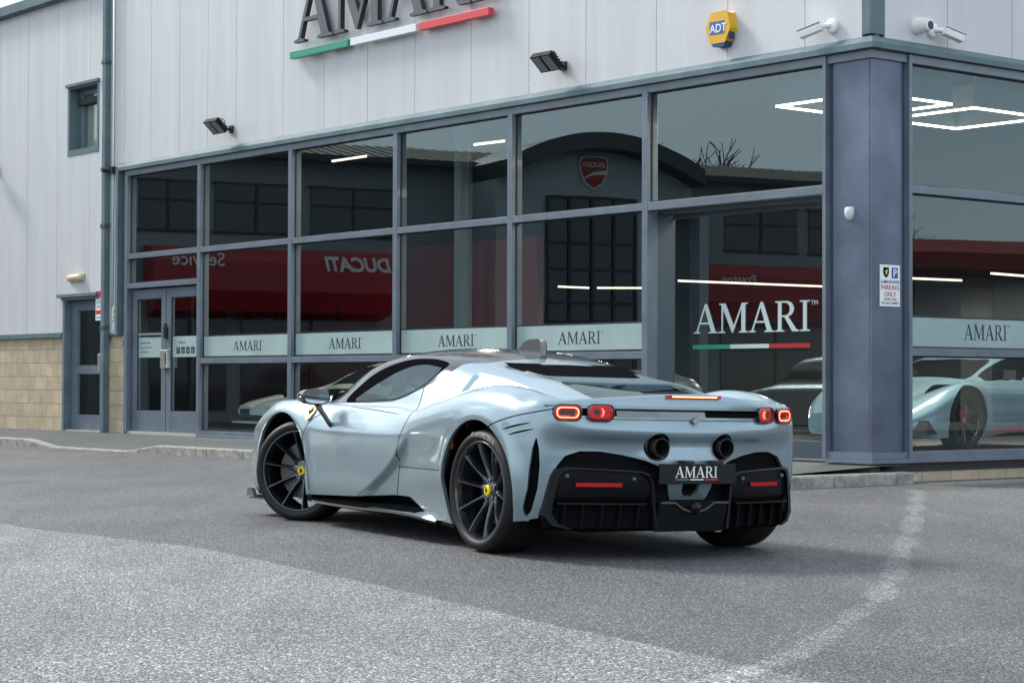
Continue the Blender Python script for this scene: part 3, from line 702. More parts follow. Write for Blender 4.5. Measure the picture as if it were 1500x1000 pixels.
# cctv cameras
def cctv(tr,u,z,dirs,name_label,r,ang,grp='cctv cameras above the corner'):
    T=empty('cctv_camera',name_label,'security camera',tr(u,0,z),group=grp)
    f=lambda a,b,c: tuple(Vector(tr(u+a,b,z+c))-Vector(T.location))
    mb=MB(f); mb.lathe([(0,.0),(.075,.0),(.075,.035),(.06,.05),(.045,.055),(.0,.055)],20,'y'); mb.tube([(0,.05,0),(dirs*.03,.09,0),(dirs*.06,.11,-.01)],.026,10); mb.build('bracket',M_white,T,smooth=False,angle=40)
    an=ang; ca,sa=math.cos(an),math.sin(an); dn=R(16)
    def g(a,b,c):
        # a along camera axis
        x=a*math.cos(dn)+c*math.sin(dn)*1; zz=-a*math.sin(dn)+c*math.cos(dn)
        return f(dirs*.05+dirs*(x*ca - b*sa), .11+ (x*sa+ b*ca), -.01+zz)
    mb=MB(g); mb.prism([(-.045,-.035),(.045,-.035),(.05,.02),(.03,.045),(-.03,.045),(-.05,.02)],.0,.24,'yz'); mb.build('housing',M_white,T,bevel=.006)
    mb=MB(g); mb.box(.0,.26,-.055,.055,.047,.053); mb.build('sun_shield',M_white,T)
    mb=MB(g); mb.box(.241,.246,-.036,.036,-.03,.03); mb.build('lens_window',M_black,T)
cctv(FA,.50,4.555,1,'white bullet security camera left of the corner trim',rA,R(20))
cctv(FB,.90,4.545,1,'white bullet security camera pointing right, outer one of the pair on the side wall',rB,R(15))
T=empty('cctv_camera','white round security camera close to the corner on the side wall','security camera',FB(.68,0,4.565),group='cctv cameras above the corner')
f_=lambda a,b,c: tuple(Vector(FB(.68+a,b,4.565+c))-Vector(T.location))
mb=MB(f_); mb.lathe([(0,0),(.085,0),(.085,.05),(.075,.09),(.07,.14),(.06,.17),(0,.17)],22,'y'); mb.build('housing',M_white,T,angle=40)
mb=MB(f_); mb.lathe([(0,.172),(.045,.171),(.04,.165)],20,'y',c=(.012,.0,-.01)); mb.build('lens',M_black,T)
# sensor on column
T=empty('motion_sensor','small white motion sensor on the corner column','sensor',FA(.28,0,2.67))
mb=MB(TL(T)); pr=[(.0,-.075),(.03,-.07),(.05,-.02),(.055,.03),(.045,.055),(.0,.06)]
vs=[];n=10
for k in range(n+1):
    a=PI*k/n; c,s_=math.cos(a),math.sin(a)
    for r_,h in [(.0,-.08),(.028,-.072),(.05,-.035),(.058,.0),(.056,.04),(.045,.055),(.0,.058)]: vs.append((.28+r_*c,r_*s_*.9+.001,2.67+h))
mb.add(vs,[(k*7+i,k*7+i+1,(k+1)*7+i+1,(k+1)*7+i) for k in range(n) for i in range(6)]); mb.build('shell',mat('sensor_white',(.62,.64,.66),.35),T,smooth=True)
# bulkhead lamp above side door
T=empty('bulkhead_lamp','yellowed oval bulkhead lamp above the side door','lamp',FA(16.85,0,2.66))
mb=MB(TL(T)); mb.box(16.58,17.12,.0,.03,2.60,2.72); mb.build('back_plate',mat('cream_plastic',(.42,.38,.26),.5),T,bevel=.01)
mb=MB(TL(T)); mb.tube([(16.62,.05,2.66),(16.65,.05,2.66),(17.05,.05,2.66),(17.08,.05,2.66)],[.03,.055,.055,.03],14); mb.build('diffuser',mat('diffuser_cream',(.62,.53,.32),.35),T,smooth=True)
# small boxes by pier
T=empty('door_intercom','small grey intercom keypad on the block pier left of the double door','intercom',FA(15.22,0,1.6))
mb=MB(TL(T)); mb.box(15.16,15.26,-.012,.03,1.50,1.66); mb.build('case',M_grey,T,bevel=.008)
mb=MB(TL(T)); 
for i in range(3):
    for k in range(4): mb.box(15.175+i*.026,15.193+i*.026,.03,.033,1.525+k*.028,1.545+k*.028)
mb.build('buttons',M_black,T)
T=empty('junction_knob','black round cable gland on the wall beside the downpipe','cable gland',FA(15.62,0,4.3))
mb=MB(TL(T)); mb.box(15.52,15.62,.0,.09,4.25,4.36); mb.tube([(15.62,.05,4.32),(15.72,.14,4.32)],.045,12); mb.build('gland',M_black,T,angle=40)
# parking signs
def sign_plate(name,label,tr,u_left,right_dir,z0,w_,h,rows,off=.004,icons=None):
    """u_left: u of the left edge as read; rows: (text,size,z,mat)"""
    T=empty(name,label,'sign',tr(u_left,0,z0)); o0=Vector(tr(u_left,off,z0)); rr=Vector(right_dir); nn=rr.cross(ZU)
    L_=lambda a,b,c: tuple(o0+rr*a+nn*b+ZU*c-Vector(T.location))
    mb=MB(L_); mb.box(0,w_,-.002,.003,0,h); mb.build('plate',mat('sign_plate',(.80,.81,.83),.3),T)
    for s,size,x,z,m_,sx in rows:
        geo_obj('lettering',local(T,place(text_geo(s,size,0,'CENTER',sx=sx,bold=size*.012),o0+rr*x+nn*.0045+ZU*z,rr,ZU)),m_,T)
    return T,L_
SBL=mat('sign_blue',(.01,.06,.30),.35); STX=mat('sign_text',(.02,.02,.05),.5); SRD=mat('sign_text_red',(.45,.01,.03),.5); SYL=mat('shield_yellow',(.72,.55,.02),.4)
shield=[(-.04,.05),(.04,.05),(.043,.0),(.028,-.035),(0,-.055),(-.028,-.035),(-.043,.0)]
T,Lf=sign_plate('parking_sign','white parking only sign with bull crest on the corner column',FB,.115,rB,1.74,.30,.41,
   [('LAMBORGHINI',.044,.15,.228,STX,.97),('PARKING',.066,.15,.165,SRD,1.0),('ONLY',.066,.15,.098,SRD,1.0),('LESSER CARS',.034,.15,.06,STX,1.0),('WILL BE CLAMPED',.034,.15,.022,STX,.93)])
mb=MB(Lf); mb.box(.175,.265,.003,.005,.28,.385); mb.build('blue_square',SBL,T)
geo_obj('letter_p',local(T,place(text_geo('P',.105,0,'CENTER',bold=.003),Vector(Lf(.22,.0065,.296))+Vector(T.location),rB,ZU)),M_white,T)
mb=MB(lambda a,b,c:Lf(a+.09,b,c+.335)); mb.prism(shield,.003,.005); mb.build('crest',M_blackm,T)
mb=MB(lambda a,b,c:Lf(a+.09,b,c+.335)); mb.prism([(-.02,.01),(-.005,.02),(.018,.03),(.022,.015),(.012,.0),(.02,-.02),(.008,-.012),(-.008,-.03),(-.006,-.008)],.005,.007); mb.build('crest_bull',SYL,T)
T,Lf=sign_plate('parking_sign','white parking only sign with horse crest beside the double door',FA,15.655,rA,1.735,.33,.42,
   [('FERRARI',.06,.165,.235,STX,1.0),('PARKING',.066,.165,.165,SRD,1.0),('ONLY',.066,.165,.098,SRD,1.0),('LESSER CARS',.034,.165,.06,STX,1.0),('WILL BE CLAMPED',.034,.165,.022,STX,1.0)],off=.006)
mb=MB(Lf); mb.box(.185,.275,.003,.005,.30,.395); mb.build('blue_square',SBL,T)
geo_obj('letter_p',local(T,place(text_geo('P',.10,0,'CENTER',bold=.003),Vector(Lf(.23,.0065,.314))+Vector(T.location),rA,ZU)),M_white,T)
mb=MB(Lf); mb.box(.065,.145,.003,.005,.30,.395); mb.build('yellow_panel',SYL,T)
mb=MB(lambda a,b,c:Lf(a+.105,b,c+.345)); mb.prism([(-.012,-.03),(-.004,.0),(-.014,.01),(-.004,.03),(.012,.033),(.006,.018),(.016,.004),(.006,.0),(.012,-.028),(.0,-.01)],.005,.007); mb.build('horse',M_blackm,T)
T,Lf=sign_plate('warning_sign','narrow white and red notice half hidden by the downpipe',FA,16.15,rA,1.95,.30,.48,[('CCTV',.05,.10,.27,STX,1),('24 HR',.045,.10,.20,STX,1),('NO ENTRY',.04,.12,.03,STX,1)],off=.03)
mb=MB(Lf); mb.box(.01,.29,.003,.005,.37,.47); mb.box(.01,.29,.003,.005,.10,.16); mb.build('red_panel',M_red,T)
geo_obj('mark',local(T,place(text_geo('!',.09,0,'CENTER',bold=.003),Vector(Lf(.10,.0065,.385))+Vector(T.location),rA,ZU)),M_white,T)

# ------------------------------------------------------------------ showroom interior
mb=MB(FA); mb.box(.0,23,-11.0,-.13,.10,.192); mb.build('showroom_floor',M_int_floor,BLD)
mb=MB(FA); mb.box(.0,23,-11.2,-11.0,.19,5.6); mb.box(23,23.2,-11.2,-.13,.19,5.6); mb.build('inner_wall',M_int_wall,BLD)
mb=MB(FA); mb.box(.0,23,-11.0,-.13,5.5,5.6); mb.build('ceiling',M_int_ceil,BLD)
M_icol=mat('inner_column',(.13,.17,.18),.5)
for u,d in ((8.05,-1.1),(5.2,-6.2),(12.6,-4.7)):
    mb=MB(FA); mb.box(u-.07,u+.07,d-.07,d+.07,.192,5.5); mb.build('inner_column',M_icol,BLD,bevel=.01)
mb=MB(FA); mb.box(11.5,22.9,-5.4,-5.26,.192,3.3); mb.build('display_wall',mat('display_red',(.10,.008,.012),.35),BLD)
mb=MB()
for vs,fs in amari_geo(4.2,.62,.06): 
    v,f=place((vs,fs),FA(21.0,-5.2,2.08),rA,ZU); mb.add(v,f,raw=True)
mb.build('display_lettering',M_blackm,BLD,recalc=True)
def led_square(u0,u1,d0,d1,z,label):
    T=empty('ceiling_light',label,'ceiling light',FA((u0+u1)/2,(d0+d1)/2,z),group='square ceiling lights in the showroom')
    o=Vector(T.location); f=lambda a,b,c:tuple(Vector(FA(a,b,c))-o); w_=.014
    mb=MB(f); 
    for (a,b,c,d) in ((u0,u1,d0-w_,d0),(u0,u1,d1,d1+w_),(u0,u0+w_,d0-.0,d1),(u1-w_,u1,d0,d1)): mb.box(min(a,b),max(a,b),min(c,d),max(c,d),z+.006,z+.26)
    mb.build('housing',mat('lamp_housing',(.20,.22,.22),.5),T)
    mb=MB(f)
    for (a,b,c,d) in ((u0,u1,d0-w_,d0),(u0,u1,d1,d1+w_),(u0,u0+w_,d0,d1),(u1-w_,u1,d0,d1)): mb.box(min(a,b),max(a,b),min(c,d),max(c,d),z-.018,z+.005)
    mb.build('light_strip',M_led,T)
    ld=bpy.data.lights.new('ceiling_light_glow','AREA'); ld.shape='SQUARE'; ld.size=1.3; ld.energy=90; ld.color=(1,.9,.76)
    lo=bpy.data.objects.new('ceiling_light_glow',ld); COL.objects.link(lo); lo.parent=T; lo.location=(0,0,-.05)
    mb=MB(f)
    for a,b in ((u0,d0),(u1,d0),(u0,d1),(u1,d1)): mb.tube([(a,b,z+.26),(a,b,5.5)],.005,5)
    mb.build('hanging_wires',M_steel,T)
led_square(1.22,2.62,-2.74,-1.4,4.1,'square led ceiling light nearest the corner column'); led_square(1.25,2.60,-4.52,-3.19,4.1,'square led ceiling light behind the first one, seen in the side window')
def led_bar(u0,d0,u1,d1,z,label):
    T=tag(MB().build('strip_light',M_led,None),label,'strip light',group='linear strip lights deep in the showroom') if False else None
    mb=MB(FA); w_=.03
    a=Vector((u0,d0,0)); w_=.011; b=Vector((u1,d1,0)); t=(b-a).normalized(); p=Vector((-t.y,t.x,0))*w_
    q=[a-p,b-p,b+p,a+p]; mb.add([(v.x,v.y,z) for v in q]+[(v.x,v.y,z+.03) for v in q],[(0,1,2,3),(7,6,5,4),(0,1,5,4),(1,2,6,5),(2,3,7,6),(3,0,4,7)])
    o=mb.build('strip_light',M_led2,None); tag(o,label,'strip light',group='linear strip lights deep in the showroom')
    ld=bpy.data.lights.new('strip_light_glow','AREA'); ld.shape='RECTANGLE'; ld.size=.3; ld.size_y=.3; ld.energy=45; ld.color=(1,.9,.76)
    lo=bpy.data.objects.new('strip_light_glow',ld); COL.objects.link(lo); lo.parent=o; lo.location=Vector(FA((u0+u1)/2,(d0+d1)/2,z-.05))
led_bar(10.3,-7.2,10.0,-10.5,2.6,'long strip light seen above the big letters on the recessed door'); led_bar(13.1,-7.06,13.1,-7.75,2.6,'short strip light deep in the showroom, left of the recessed door'); led_bar(13.0,-7.85,12.45,-8.5,2.6,'slanting short strip light left of the recessed door')
led_bar(7.35,-9.2,7.2,-10.4,2.6,'strip light in the side window above the band, left one'); led_bar(5.85,-9.4,6.0,-10.6,2.62,'strip light in the side window above the band, right one')
led_bar(8.55,-1.7,7.95,-1.75,4.2,'short strip light high in the third window from the recess')
led_bar(12.3,-1.9,11.4,-1.9,4.3,'added fill strip light over the white wedge car')  # made-up lamp, put in to brighten the wedge car
led_bar(9.2,-1.6,8.6,-1.6,5.3,'added fill strip light, out of view, over the silver coupe')  # also an added lamp, out of view, lighting the coupe

# ------------------------------------------------------------------ the dealership across the yard (seen mirrored in the glass)
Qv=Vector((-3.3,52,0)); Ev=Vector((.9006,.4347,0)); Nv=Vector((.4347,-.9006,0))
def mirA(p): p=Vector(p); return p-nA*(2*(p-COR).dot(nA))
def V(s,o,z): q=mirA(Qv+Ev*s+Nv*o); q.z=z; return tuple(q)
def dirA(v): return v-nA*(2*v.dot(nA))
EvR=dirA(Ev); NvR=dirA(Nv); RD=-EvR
OP=empty('dealership_building','dark grey dealership with red fascia and arched entrance, mirrored in the front glazing','dealership')
M_owall=mat('opposite_wall',(.27,.29,.30),.6); M_oroof=mat('opposite_roof',(.33,.29,.23),.6); M_ored=mat('opposite_red',(.36,.015,.022),.35); M_odark=mat('opposite_dark',(.03,.032,.036),.4); M_oglass=mat('opposite_glass',(.03,.035,.04),.08,coat=.5)
M_ochar=mat('opposite_arch',(.05,.055,.06),.45)
def ob(mb,n,m,**k): return mb.build(n,m,OP,**k)
mb=MB(V); mb.box(-6.75,3.6,-.3,0,0,6.7); mb.box(8.7,22,-.3,0,0,6.7); mb.box(3.6,8.7,-.3,0,0,6.7); ob(mb,'wall',M_owall)
mb=MB(V)
mb.add([(-6.8,.5,6.62),(22,.5,6.62),(22,-2.8,7.35),(-6.8,-2.8,7.35)],[(0,1,2,3)])
x=-6.8
while x<22: mb.box(x,x+.05,-.6,.49,6.64,6.70) if False else mb.add([(x,.5,6.66),(x+.06,.5,6.66),(x+.06,-2.8,7.39),(x,-2.8,7.39)],[(0,1,2,3)]); x+=.33
ob(mb,'roof',M_oroof,recalc=False)
mb=MB(V); 
x=-6.8+.08
while x<22: mb.add([(x,.5,6.635),(x+.10,.5,6.635),(x+.10,-2.8,7.365),(x,-2.8,7.365)],[(0,1,2,3)]); x+=.33
ob(mb,'roof_ribs',mat('rib_dark',(.16,.14,.11),.7),recalc=False)
mb=MB(V); mb.box(-6.8,22,.35,.62,6.5,6.66); ob(mb,'gutter',M_odark)
mb=MB(V); mb.box(-6.75,22,-5,-2.8,0,7.3); ob(mb,'rear_block',M_owall)
for a,b in ((-6.4,-5.0),(-4.5,-2.4),(-2.0,.3),(9.6,12.0),(12.4,15.0),(15.5,18)):
    mb=MB(V); mb.box(a,b,-.05,.04,4.7,5.85); w_=ob(mb,'window',M_oglass)
    mb=MB(V); mb.box(a-.06,b+.06,.0,.05,4.64,4.70); mb.box(a-.06,b+.06,.0,.05,5.85,5.91); mb.box((a+b)/2-.04,(a+b)/2+.04,.04,.06,4.7,5.85); mb.box(a,b,.04,.055,5.38,5.44); mb.build('frame',M_odark,w_)
# red curved fascia
def fascia(s0,s1):
    mb=MB(V); pr=[(.05,2.55),(.75,2.7),(.95,3.2),(.95,3.9),(.75,4.22),(.05,4.28)]
    mb.add([(s0,o,z) for o,z in pr]+[(s1,o,z) for o,z in pr],[tuple(range(6)),tuple(range(11,5,-1))]+[(i,i+1,7+i,6+i) for i in range(5)]); ob(mb,'red_fascia',M_ored)
fascia(-6.3,-.10); fascia(7.95,20)
M_owhite=mat('opposite_white',(.8,.8,.8),.5)
for s_,st,z,size,sh,bd in (('DUCATI',.34,3.74,.48,.25,.02),('Service',-4.0,3.78,.46,0,.004),('Preston',10.56,3.70,.36,0,.004),('DUCATI',15.0,3.70,.48,.25,.02)):
    vs,fs=text_geo(s_,size,.0,shear=sh,bold=bd); o=geo_obj('lettering',place((vs,fs),V(st-.52,.97,z),RD,ZU),M_owhite,OP)
for a,b in ((-6.2,-4.2),(-3.8,-.2),(9.5,13),(13.4,17)):
    mb=MB(V); mb.box(a,b,-.02,.05,.3,2.5); w_=ob(mb,'shop_window',M_oglass)
    mb=MB(V); mb.box((a+b)/2-.04,(a+b)/2+.04,.05,.08,.3,2.5); mb.box(a,b,.05,.078,1.9,1.96); mb.build('frame',M_odark,w_)
# arched entrance bay
V0=V
def V(s,o,z): return V0(s-1.06,o,.964+(z-.964)*.965)
def arch_z(s): t=(s-6.1)/2.85; return 7.60-.85*t*t
n=24; ss=[3.25+5.7*k/n for k in range(n+1)]
mb=MB(V)
for a,b in zip(ss,ss[1:]):
    mb.add([(a,2.0,arch_z(a)-.02),(b,2.0,arch_z(b)-.02),(b,2.0,0),(a,2.0,0),(a,-.2,arch_z(a)-.02),(b,-.2,arch_z(b)-.02)],[(0,1,2,3)])
mb.add([(3.25,2.0,0),(3.25,-.2,0),(3.25,-.2,6.7),(3.25,2.0,6.7)],[(0,1,2,3)]); mb.add([(8.95,2.0,0),(8.95,-.2,0),(8.95,-.2,6.7),(8.95,2.0,6.7)],[(0,1,2,3)])
ob(mb,'bay_wall',mat('bay_wall',(.40,.44,.45),.6),recalc=False)
mb=MB(V)
for a,b in zip(ss,ss[1:]):
    mb.add([(a,-.4,arch_z(a)),(b,-.4,arch_z(b)),(b,2.7,arch_z(b)),(a,2.7,arch_z(a)),(a,-.4,arch_z(a)-.44),(b,-.4,arch_z(b)-.44),(b,2.7,arch_z(b)-.44),(a,2.7,arch_z(a)-.44)],[(0,1,2,3),(4,5,6,7),(2,3,7,6)])
for a in (ss[0],ss[-1]): mb.add([(a,-.4,arch_z(a)),(a,2.7,arch_z(a)),(a,2.7,arch_z(a)-.44),(a,-.4,arch_z(a)-.44)],[(0,1,2,3)])
ob(mb,'arch_canopy',M_ochar,recalc=False)
mb=MB(V); mb.box(4.7,7.25,2.0,2.03,.2,5.93); eg_=ob(mb,'entrance_glazing',M_oglass)
mb=MB(V)
for x in (4.7,5.33,5.97,6.6,7.25): mb.box(x-.04,x+.04,2.031,2.08,.2,5.93)
for z in (2.6,3.1,4.0,4.7,5.9): mb.box(4.7,7.25,2.031,2.07,z-.04,z+.04)
mb.build('frame',M_odark,eg_)
sh=[(-.42,.30),(-.36,.42),(0,.46),(.36,.42),(.42,.30),(.40,.0),(.25,-.30),(0,-.46),(-.25,-.30),(-.40,.0)]
mb=MB(lambda a,b,c:V(6.0+a,2.0+b,6.57+c)); mb.prism(sh,.0,.08); sh_o=ob(mb,'shield_logo',M_owhite)
mb=MB(lambda a,b,c:V(6.0+a*.9,2.0+b,6.57+c*.9)); mb.prism(sh,.081,.09); mb.build('shield_red',M_ored,sh_o)
mb=MB(lambda a,b,c:V(6.0+a,2.0+b,6.57+c)); mb.prism([(.38,.08),(.0,.02),(-.25,-.12),(-.30,-.20),(-.15,-.10),(.05,-.06),(.20,-.10),(.10,-.30),(.20,-.25),(.34,-.02)][:6]+[(.36,-.04)],.091,.095); mb.build('shield_swoosh',M_owhite,sh_o)
geo_obj('shield_lettering',place(text_geo('DUCATI',.17,0,'CENTER',bold=.006,shear=.2),V(6.0,2.10,6.72),RD,ZU),M_owhite,sh_o)
V=V0
# ---- unit on the other side, mirrored in the side glazing
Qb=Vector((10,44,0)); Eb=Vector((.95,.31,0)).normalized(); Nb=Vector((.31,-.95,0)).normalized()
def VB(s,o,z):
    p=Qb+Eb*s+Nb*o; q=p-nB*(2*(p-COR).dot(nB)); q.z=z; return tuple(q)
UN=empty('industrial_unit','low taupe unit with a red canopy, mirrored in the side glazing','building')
mb=MB(VB); mb.box(-10,16,-8,0,0,3.9); mb.build('wall',mat('unit_wall',(.28,.25,.22),.7),UN)
mb=MB(VB); mb.add([(-10,0,3.3),(-10,.9,3.42),(-10,1.1,3.75),(-10,.9,4.02),(-10,-.3,4.06),(16,0,3.3),(16,.9,3.42),(16,1.1,3.75),(16,.9,4.02),(16,-.3,4.06)],[(0,1,2,3,4),(9,8,7,6,5)]+[(i,(i+1)%5,5+(i+1)%5,5+i) for i in range(5)]); mb.build('red_canopy',mat('canopy_red',(.22,.035,.035),.4),UN)
for a,b in ((-6,-3.5),(-2.6,-.35),(.45,3.2),(4.5,7.5)):
    mb=MB(VB); mb.box(a,b,-.02,.03,.2,3.2); w_=mb.build('window',M_oglass,UN)
    mb=MB(VB); mb.box((a+b)/2-.03,(a+b)/2+.03,.03,.06,.2,3.2); mb.box(a,b,.03,.058,2.0,2.06); mb.build('frame',M_odark,w_)
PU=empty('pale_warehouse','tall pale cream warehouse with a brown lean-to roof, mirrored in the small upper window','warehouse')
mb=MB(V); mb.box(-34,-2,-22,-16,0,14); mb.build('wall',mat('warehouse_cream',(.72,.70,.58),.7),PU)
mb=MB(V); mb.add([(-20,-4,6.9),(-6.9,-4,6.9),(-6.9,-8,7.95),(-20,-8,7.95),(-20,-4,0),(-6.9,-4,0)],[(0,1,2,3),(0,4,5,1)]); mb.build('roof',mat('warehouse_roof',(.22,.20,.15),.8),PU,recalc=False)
# bare trees
M_bark=mat('bark',(.06,.05,.042),.9)
def bare_tree(pos,h,label,seed):
    rnd=random.Random(seed); T=empty('bare_tree',label,'tree',pos,group='leafless trees beyond the buildings')
    mt=MB(); mc=MB()
    def grow(p,d,L_,r,lev):
        n=3; pts=[p]; q=p.copy(); dd=d.copy()
        for k in range(n):
            dd=(dd+Vector((rnd.uniform(-.18,.18),rnd.uniform(-.18,.18),rnd.uniform(-.05,.15)))).normalized(); q=q+dd*(L_/n); pts.append(q.copy())
        (mt if lev==0 else mc).tube(pts,[r*(1-.25*k/n) for k in range(n+1)],5 if lev<2 else 3,cap=False)
        if lev>=5: return
        for k in range(4 if lev<4 else 3):
            t=pts[-1] if k<2 else pts[rnd.choice([1,2])]
            a=Vector((rnd.uniform(-1,1),rnd.uniform(-1,1),rnd.uniform(-.1,.6))).normalized()
            grow(t.copy(),(dd*.75+a*.75).normalized(),L_*rnd.uniform(.55,.78),r*.62,lev+1)
    grow(Vector((0,0,0)),Vector((0,0,1)),h*.34,h*.018,0)
    mt.build('trunk',M_bark,T,smooth=True,recalc=False); mc.build('crown',M_bark,T,smooth=True,recalc=False)
bare_tree(V(24.0,-16,0),14.0,'tall leafless tree behind the dealership roof',3)
for k,(s,h) in enumerate(((-4.5,6.2),(-1.5,5.6),(1.6,6.4),(4.6,5.9))): bare_tree(VB(s,-11,0),h*1.1,('leafless tree behind the red canopy, ')+('leftmost','second from left','third from left','rightmost')[k]+' of four',11+k)
# ------------------------------------------------------------------ simpler cars: in the showroom and across the yard
def show_car(name,label,tab,pm,loc,fwd,wheels,wr=.33,extra=None,glasscol=None,skirt=.16,tl=None):
    """tab: x, W, zsill, zshoulder, ybelt, zbelt, yroof, zroof"""
    T=empty(name,label,'car',loc,(0,0,math.atan2(fwd.y,fwd.x)))
    P=np.zeros((len(tab),10,3))
    for i,(x,W,zs,zh,yb,zb,yr,zr) in enumerate(tab):
        pts=[(W-.05,zs),(W-.005,zs+(zh-zs)*.3),(W,zs+(zh-zs)*.62),(W-.015,zh-.04),(W-.06,zh),(yb,zb),(yb+(yr-yb)*.55,zb+(zr-zb)*.6),(yr,zr-.025),(yr*.5,zr),(0,zr+.01)]
        for k,(y,z) in enumerate(pts): P[i,k]=(x,y,z)
    G_,U_,V_=loft(P,6,4); s=Sh.grid(G_,U_,V_)
    if np.dot(s.N[np.argmax(s.V[:,1])],[0,1,0])<0: s.flip()
    x,y,z=s.V.T; 
    g=np.full(x.shape,1e3)
    for wx in wheels: g=np.minimum(g,np.where(s.Q[:,1]<6,np.hypot(x-wx,z-wr)-wr*1.14,1e3))
    s=s.clip(g)
    # glass: rows between belt and roof where roof much above belt
    x,y,z=s.V.T; u,v=s.Q.T
    rz=np.interp(x,[t[0] for t in tab][::-1] if tab[0][0]>tab[-1][0] else [t[0] for t in tab],[t[7]-t[5] for t in tab][::-1] if tab[0][0]>tab[-1][0] else [t[7]-t[5] for t in tab])
    gl=np.minimum(np.minimum(v-5.12,(6.7-v)),(rz-.10)*4)
    # windscreens: full width where roof slopes
    zr=np.interp(x,[t[0] for t in tab][::-1],[t[7] for t in tab][::-1]); zmax=max(t[7] for t in tab)
    gs=np.minimum(np.minimum(v-7.08,(zmax-.07-zr)*4),np.minimum((rz-.06)*4,1))
    gg=np.maximum(gl,gs)
    gm=s.clip(gg); bm_=s.clip(-gg)
    for m_ in (False,True):
        bm_.mesh('body_panel',pm,T,rim=.015,mirror=m_); 
        if len(gm.F): gm.mesh('window_glass',M_cargl,T,mirror=m_,offset=-.004)
    for e in (0,-1):   # nose and tail caps
        pr=[tuple(p) for p in G_[e]]; pr2=[(a,-b,c) for a,b,c in reversed(pr)]; mb=MB(); pp=pr+pr2[1:]; mb.add(pp,[tuple(range(len(pp)))]); mb.build('end_panel',pm,T,recalc=False)
    W0=tab[len(tab)//2][1]
    mb=MB(); mb.box(min(wheels)-.25,max(wheels)+.25,-.55,.55,.14,.5); mb.box(min(wheels)+.42,max(wheels)-.42,-W0+.06,W0-.06,skirt,.4); mb.build('underbody',M_lined,T)
    for wx in wheels:
        for sd_ in (1,-1):
            Wd=np.interp(wx,[t[0] for t in tab][::-1],[t[1] for t in tab][::-1])-.02
            W_=bpy.data.objects.new('wheel',None); link(W_,T); W_.location=(wx,sd_*(Wd-.12),wr)
            if sd_<0: W_.rotation_euler=(0,0,PI)
            mb=MB(); mb.smooth=True; mb.lathe([(wr*.72,.10),(wr*.78,.118),(wr*.93,.115),(wr,.09),(wr,-.09),(wr*.93,-.115),(wr*.7,-.10)],36,'y'); mb.build('tyre',M_tyre,W_,angle=40)
            mb=MB(); mb.lathe([(wr*.72,.10),(wr*.69,.09),(wr*.66,.0),(wr*.2,-.02),(0,-.02)],32,'y')
            for k in range(5):
                a=2*PI*k/5
                for da in (-.16,.16):
                    c,s_=math.cos(a),math.sin(a); c2,s2=math.cos(a+da),math.sin(a+da); t=.016
                    mb.add([(wr*.1*c-t*s_,.055,wr*.1*s_+t*c),(wr*.1*c+t*s_,.055,wr*.1*s_-t*c),(wr*.7*c2+t*s2,.092,wr*.7*s2-t*c2),(wr*.7*c2-t*s2,.092,wr*.7*s2+t*c2),(wr*.1*c-t*s_,.02,wr*.1*s_+t*c),(wr*.1*c+t*s_,.02,wr*.1*s_-t*c),(wr*.7*c2+t*s2,.05,wr*.7*s2-t*c2),(wr*.7*c2-t*s2,.05,wr*.7*s2+t*c2)],[(0,1,2,3),(0,3,7,4),(1,2,6,5)])
            mb.build('rim',extra.get('rim',M_rim) if extra else M_rim,W_,recalc=False)
            mb=MB(); mb.lathe([(0,.062),(.035,.062),(.045,.05)],16,'y'); mb.build('centre_cap',extra.get('cap',M_rim) if extra else M_rim,W_)
            L0=MB(); n=14; R0=wr*1.16; ring=[(wx+R0*math.cos(PI*k/n),wr+R0*math.sin(PI*k/n)) for k in range(n+1)]
            L0.add([(a,sd_*(Wd-.01),b) for a,b in ring]+[(a,sd_*.5,b) for a,b in ring],[(i,i+1,n+2+i,n+1+i) for i in range(n)]); L0.build('wheel_liner',M_lined,T,recalc=False)
    return T
M_cargl=mat('dark_car_glass',(.012,.014,.016),.05,coat=.6)

# ------------------------------------------------------------------ loft engine for car bodies
def cr_interp(P, t, sub):
    """non-uniform Catmull-Rom along axis 0 of P (n, ..., 3); t knot values; returns fine array and fine param"""
    n=P.shape[0]; m=np.zeros_like(P)
    for i in range(n):
        if 0<i<n-1:
            h0=t[i]-t[i-1]; h1=t[i+1]-t[i]
            d0=(P[i]-P[i-1])/h0; d1=(P[i+1]-P[i])/h1
            m[i]=(d0*h1+d1*h0)/(h0+h1)
        elif i==0: m[i]=(P[1]-P[0])/(t[1]-t[0])
        else: m[i]=(P[-1]-P[-2])/(t[-1]-t[-2])
    out=[];u=[]
    for i in range(n-1):
        h=t[i+1]-t[i]
        for k in range(sub):
            s=k/sub
            out.append((2*s**3-3*s**2+1)*P[i]+(s**3-2*s**2+s)*h*m[i]+(-2*s**3+3*s**2)*P[i+1]+(s**3-s**2)*h*m[i+1]); u.append(i+s)
    out.append(P[-1]); u.append(n-1.0)
    return np.array(out), np.array(u)
def loft(P, su, sv):
    """P (ncol,nrow,3) -> fine grid and params"""
    dc=np.linalg.norm(np.diff(P,axis=0),axis=2).mean(axis=1)+1e-3; tc_=np.concatenate([[0],np.cumsum(dc)])
    dr=np.linalg.norm(np.diff(P,axis=1),axis=2).mean(axis=0)+1e-3; tr_=np.concatenate([[0],np.cumsum(dr)])
    A,U=cr_interp(P,tc_,su)
    Bm,V=cr_interp(np.swapaxes(A,0,1),tr_,sv)
    return np.swapaxes(Bm,0,1),U,V
def grid_normals(G):
    du=np.gradient(G,axis=0); dv=np.gradient(G,axis=1); n=np.cross(du,dv); l=np.linalg.norm(n,axis=2,keepdims=True); l[l<1e-12]=1
    return n/l
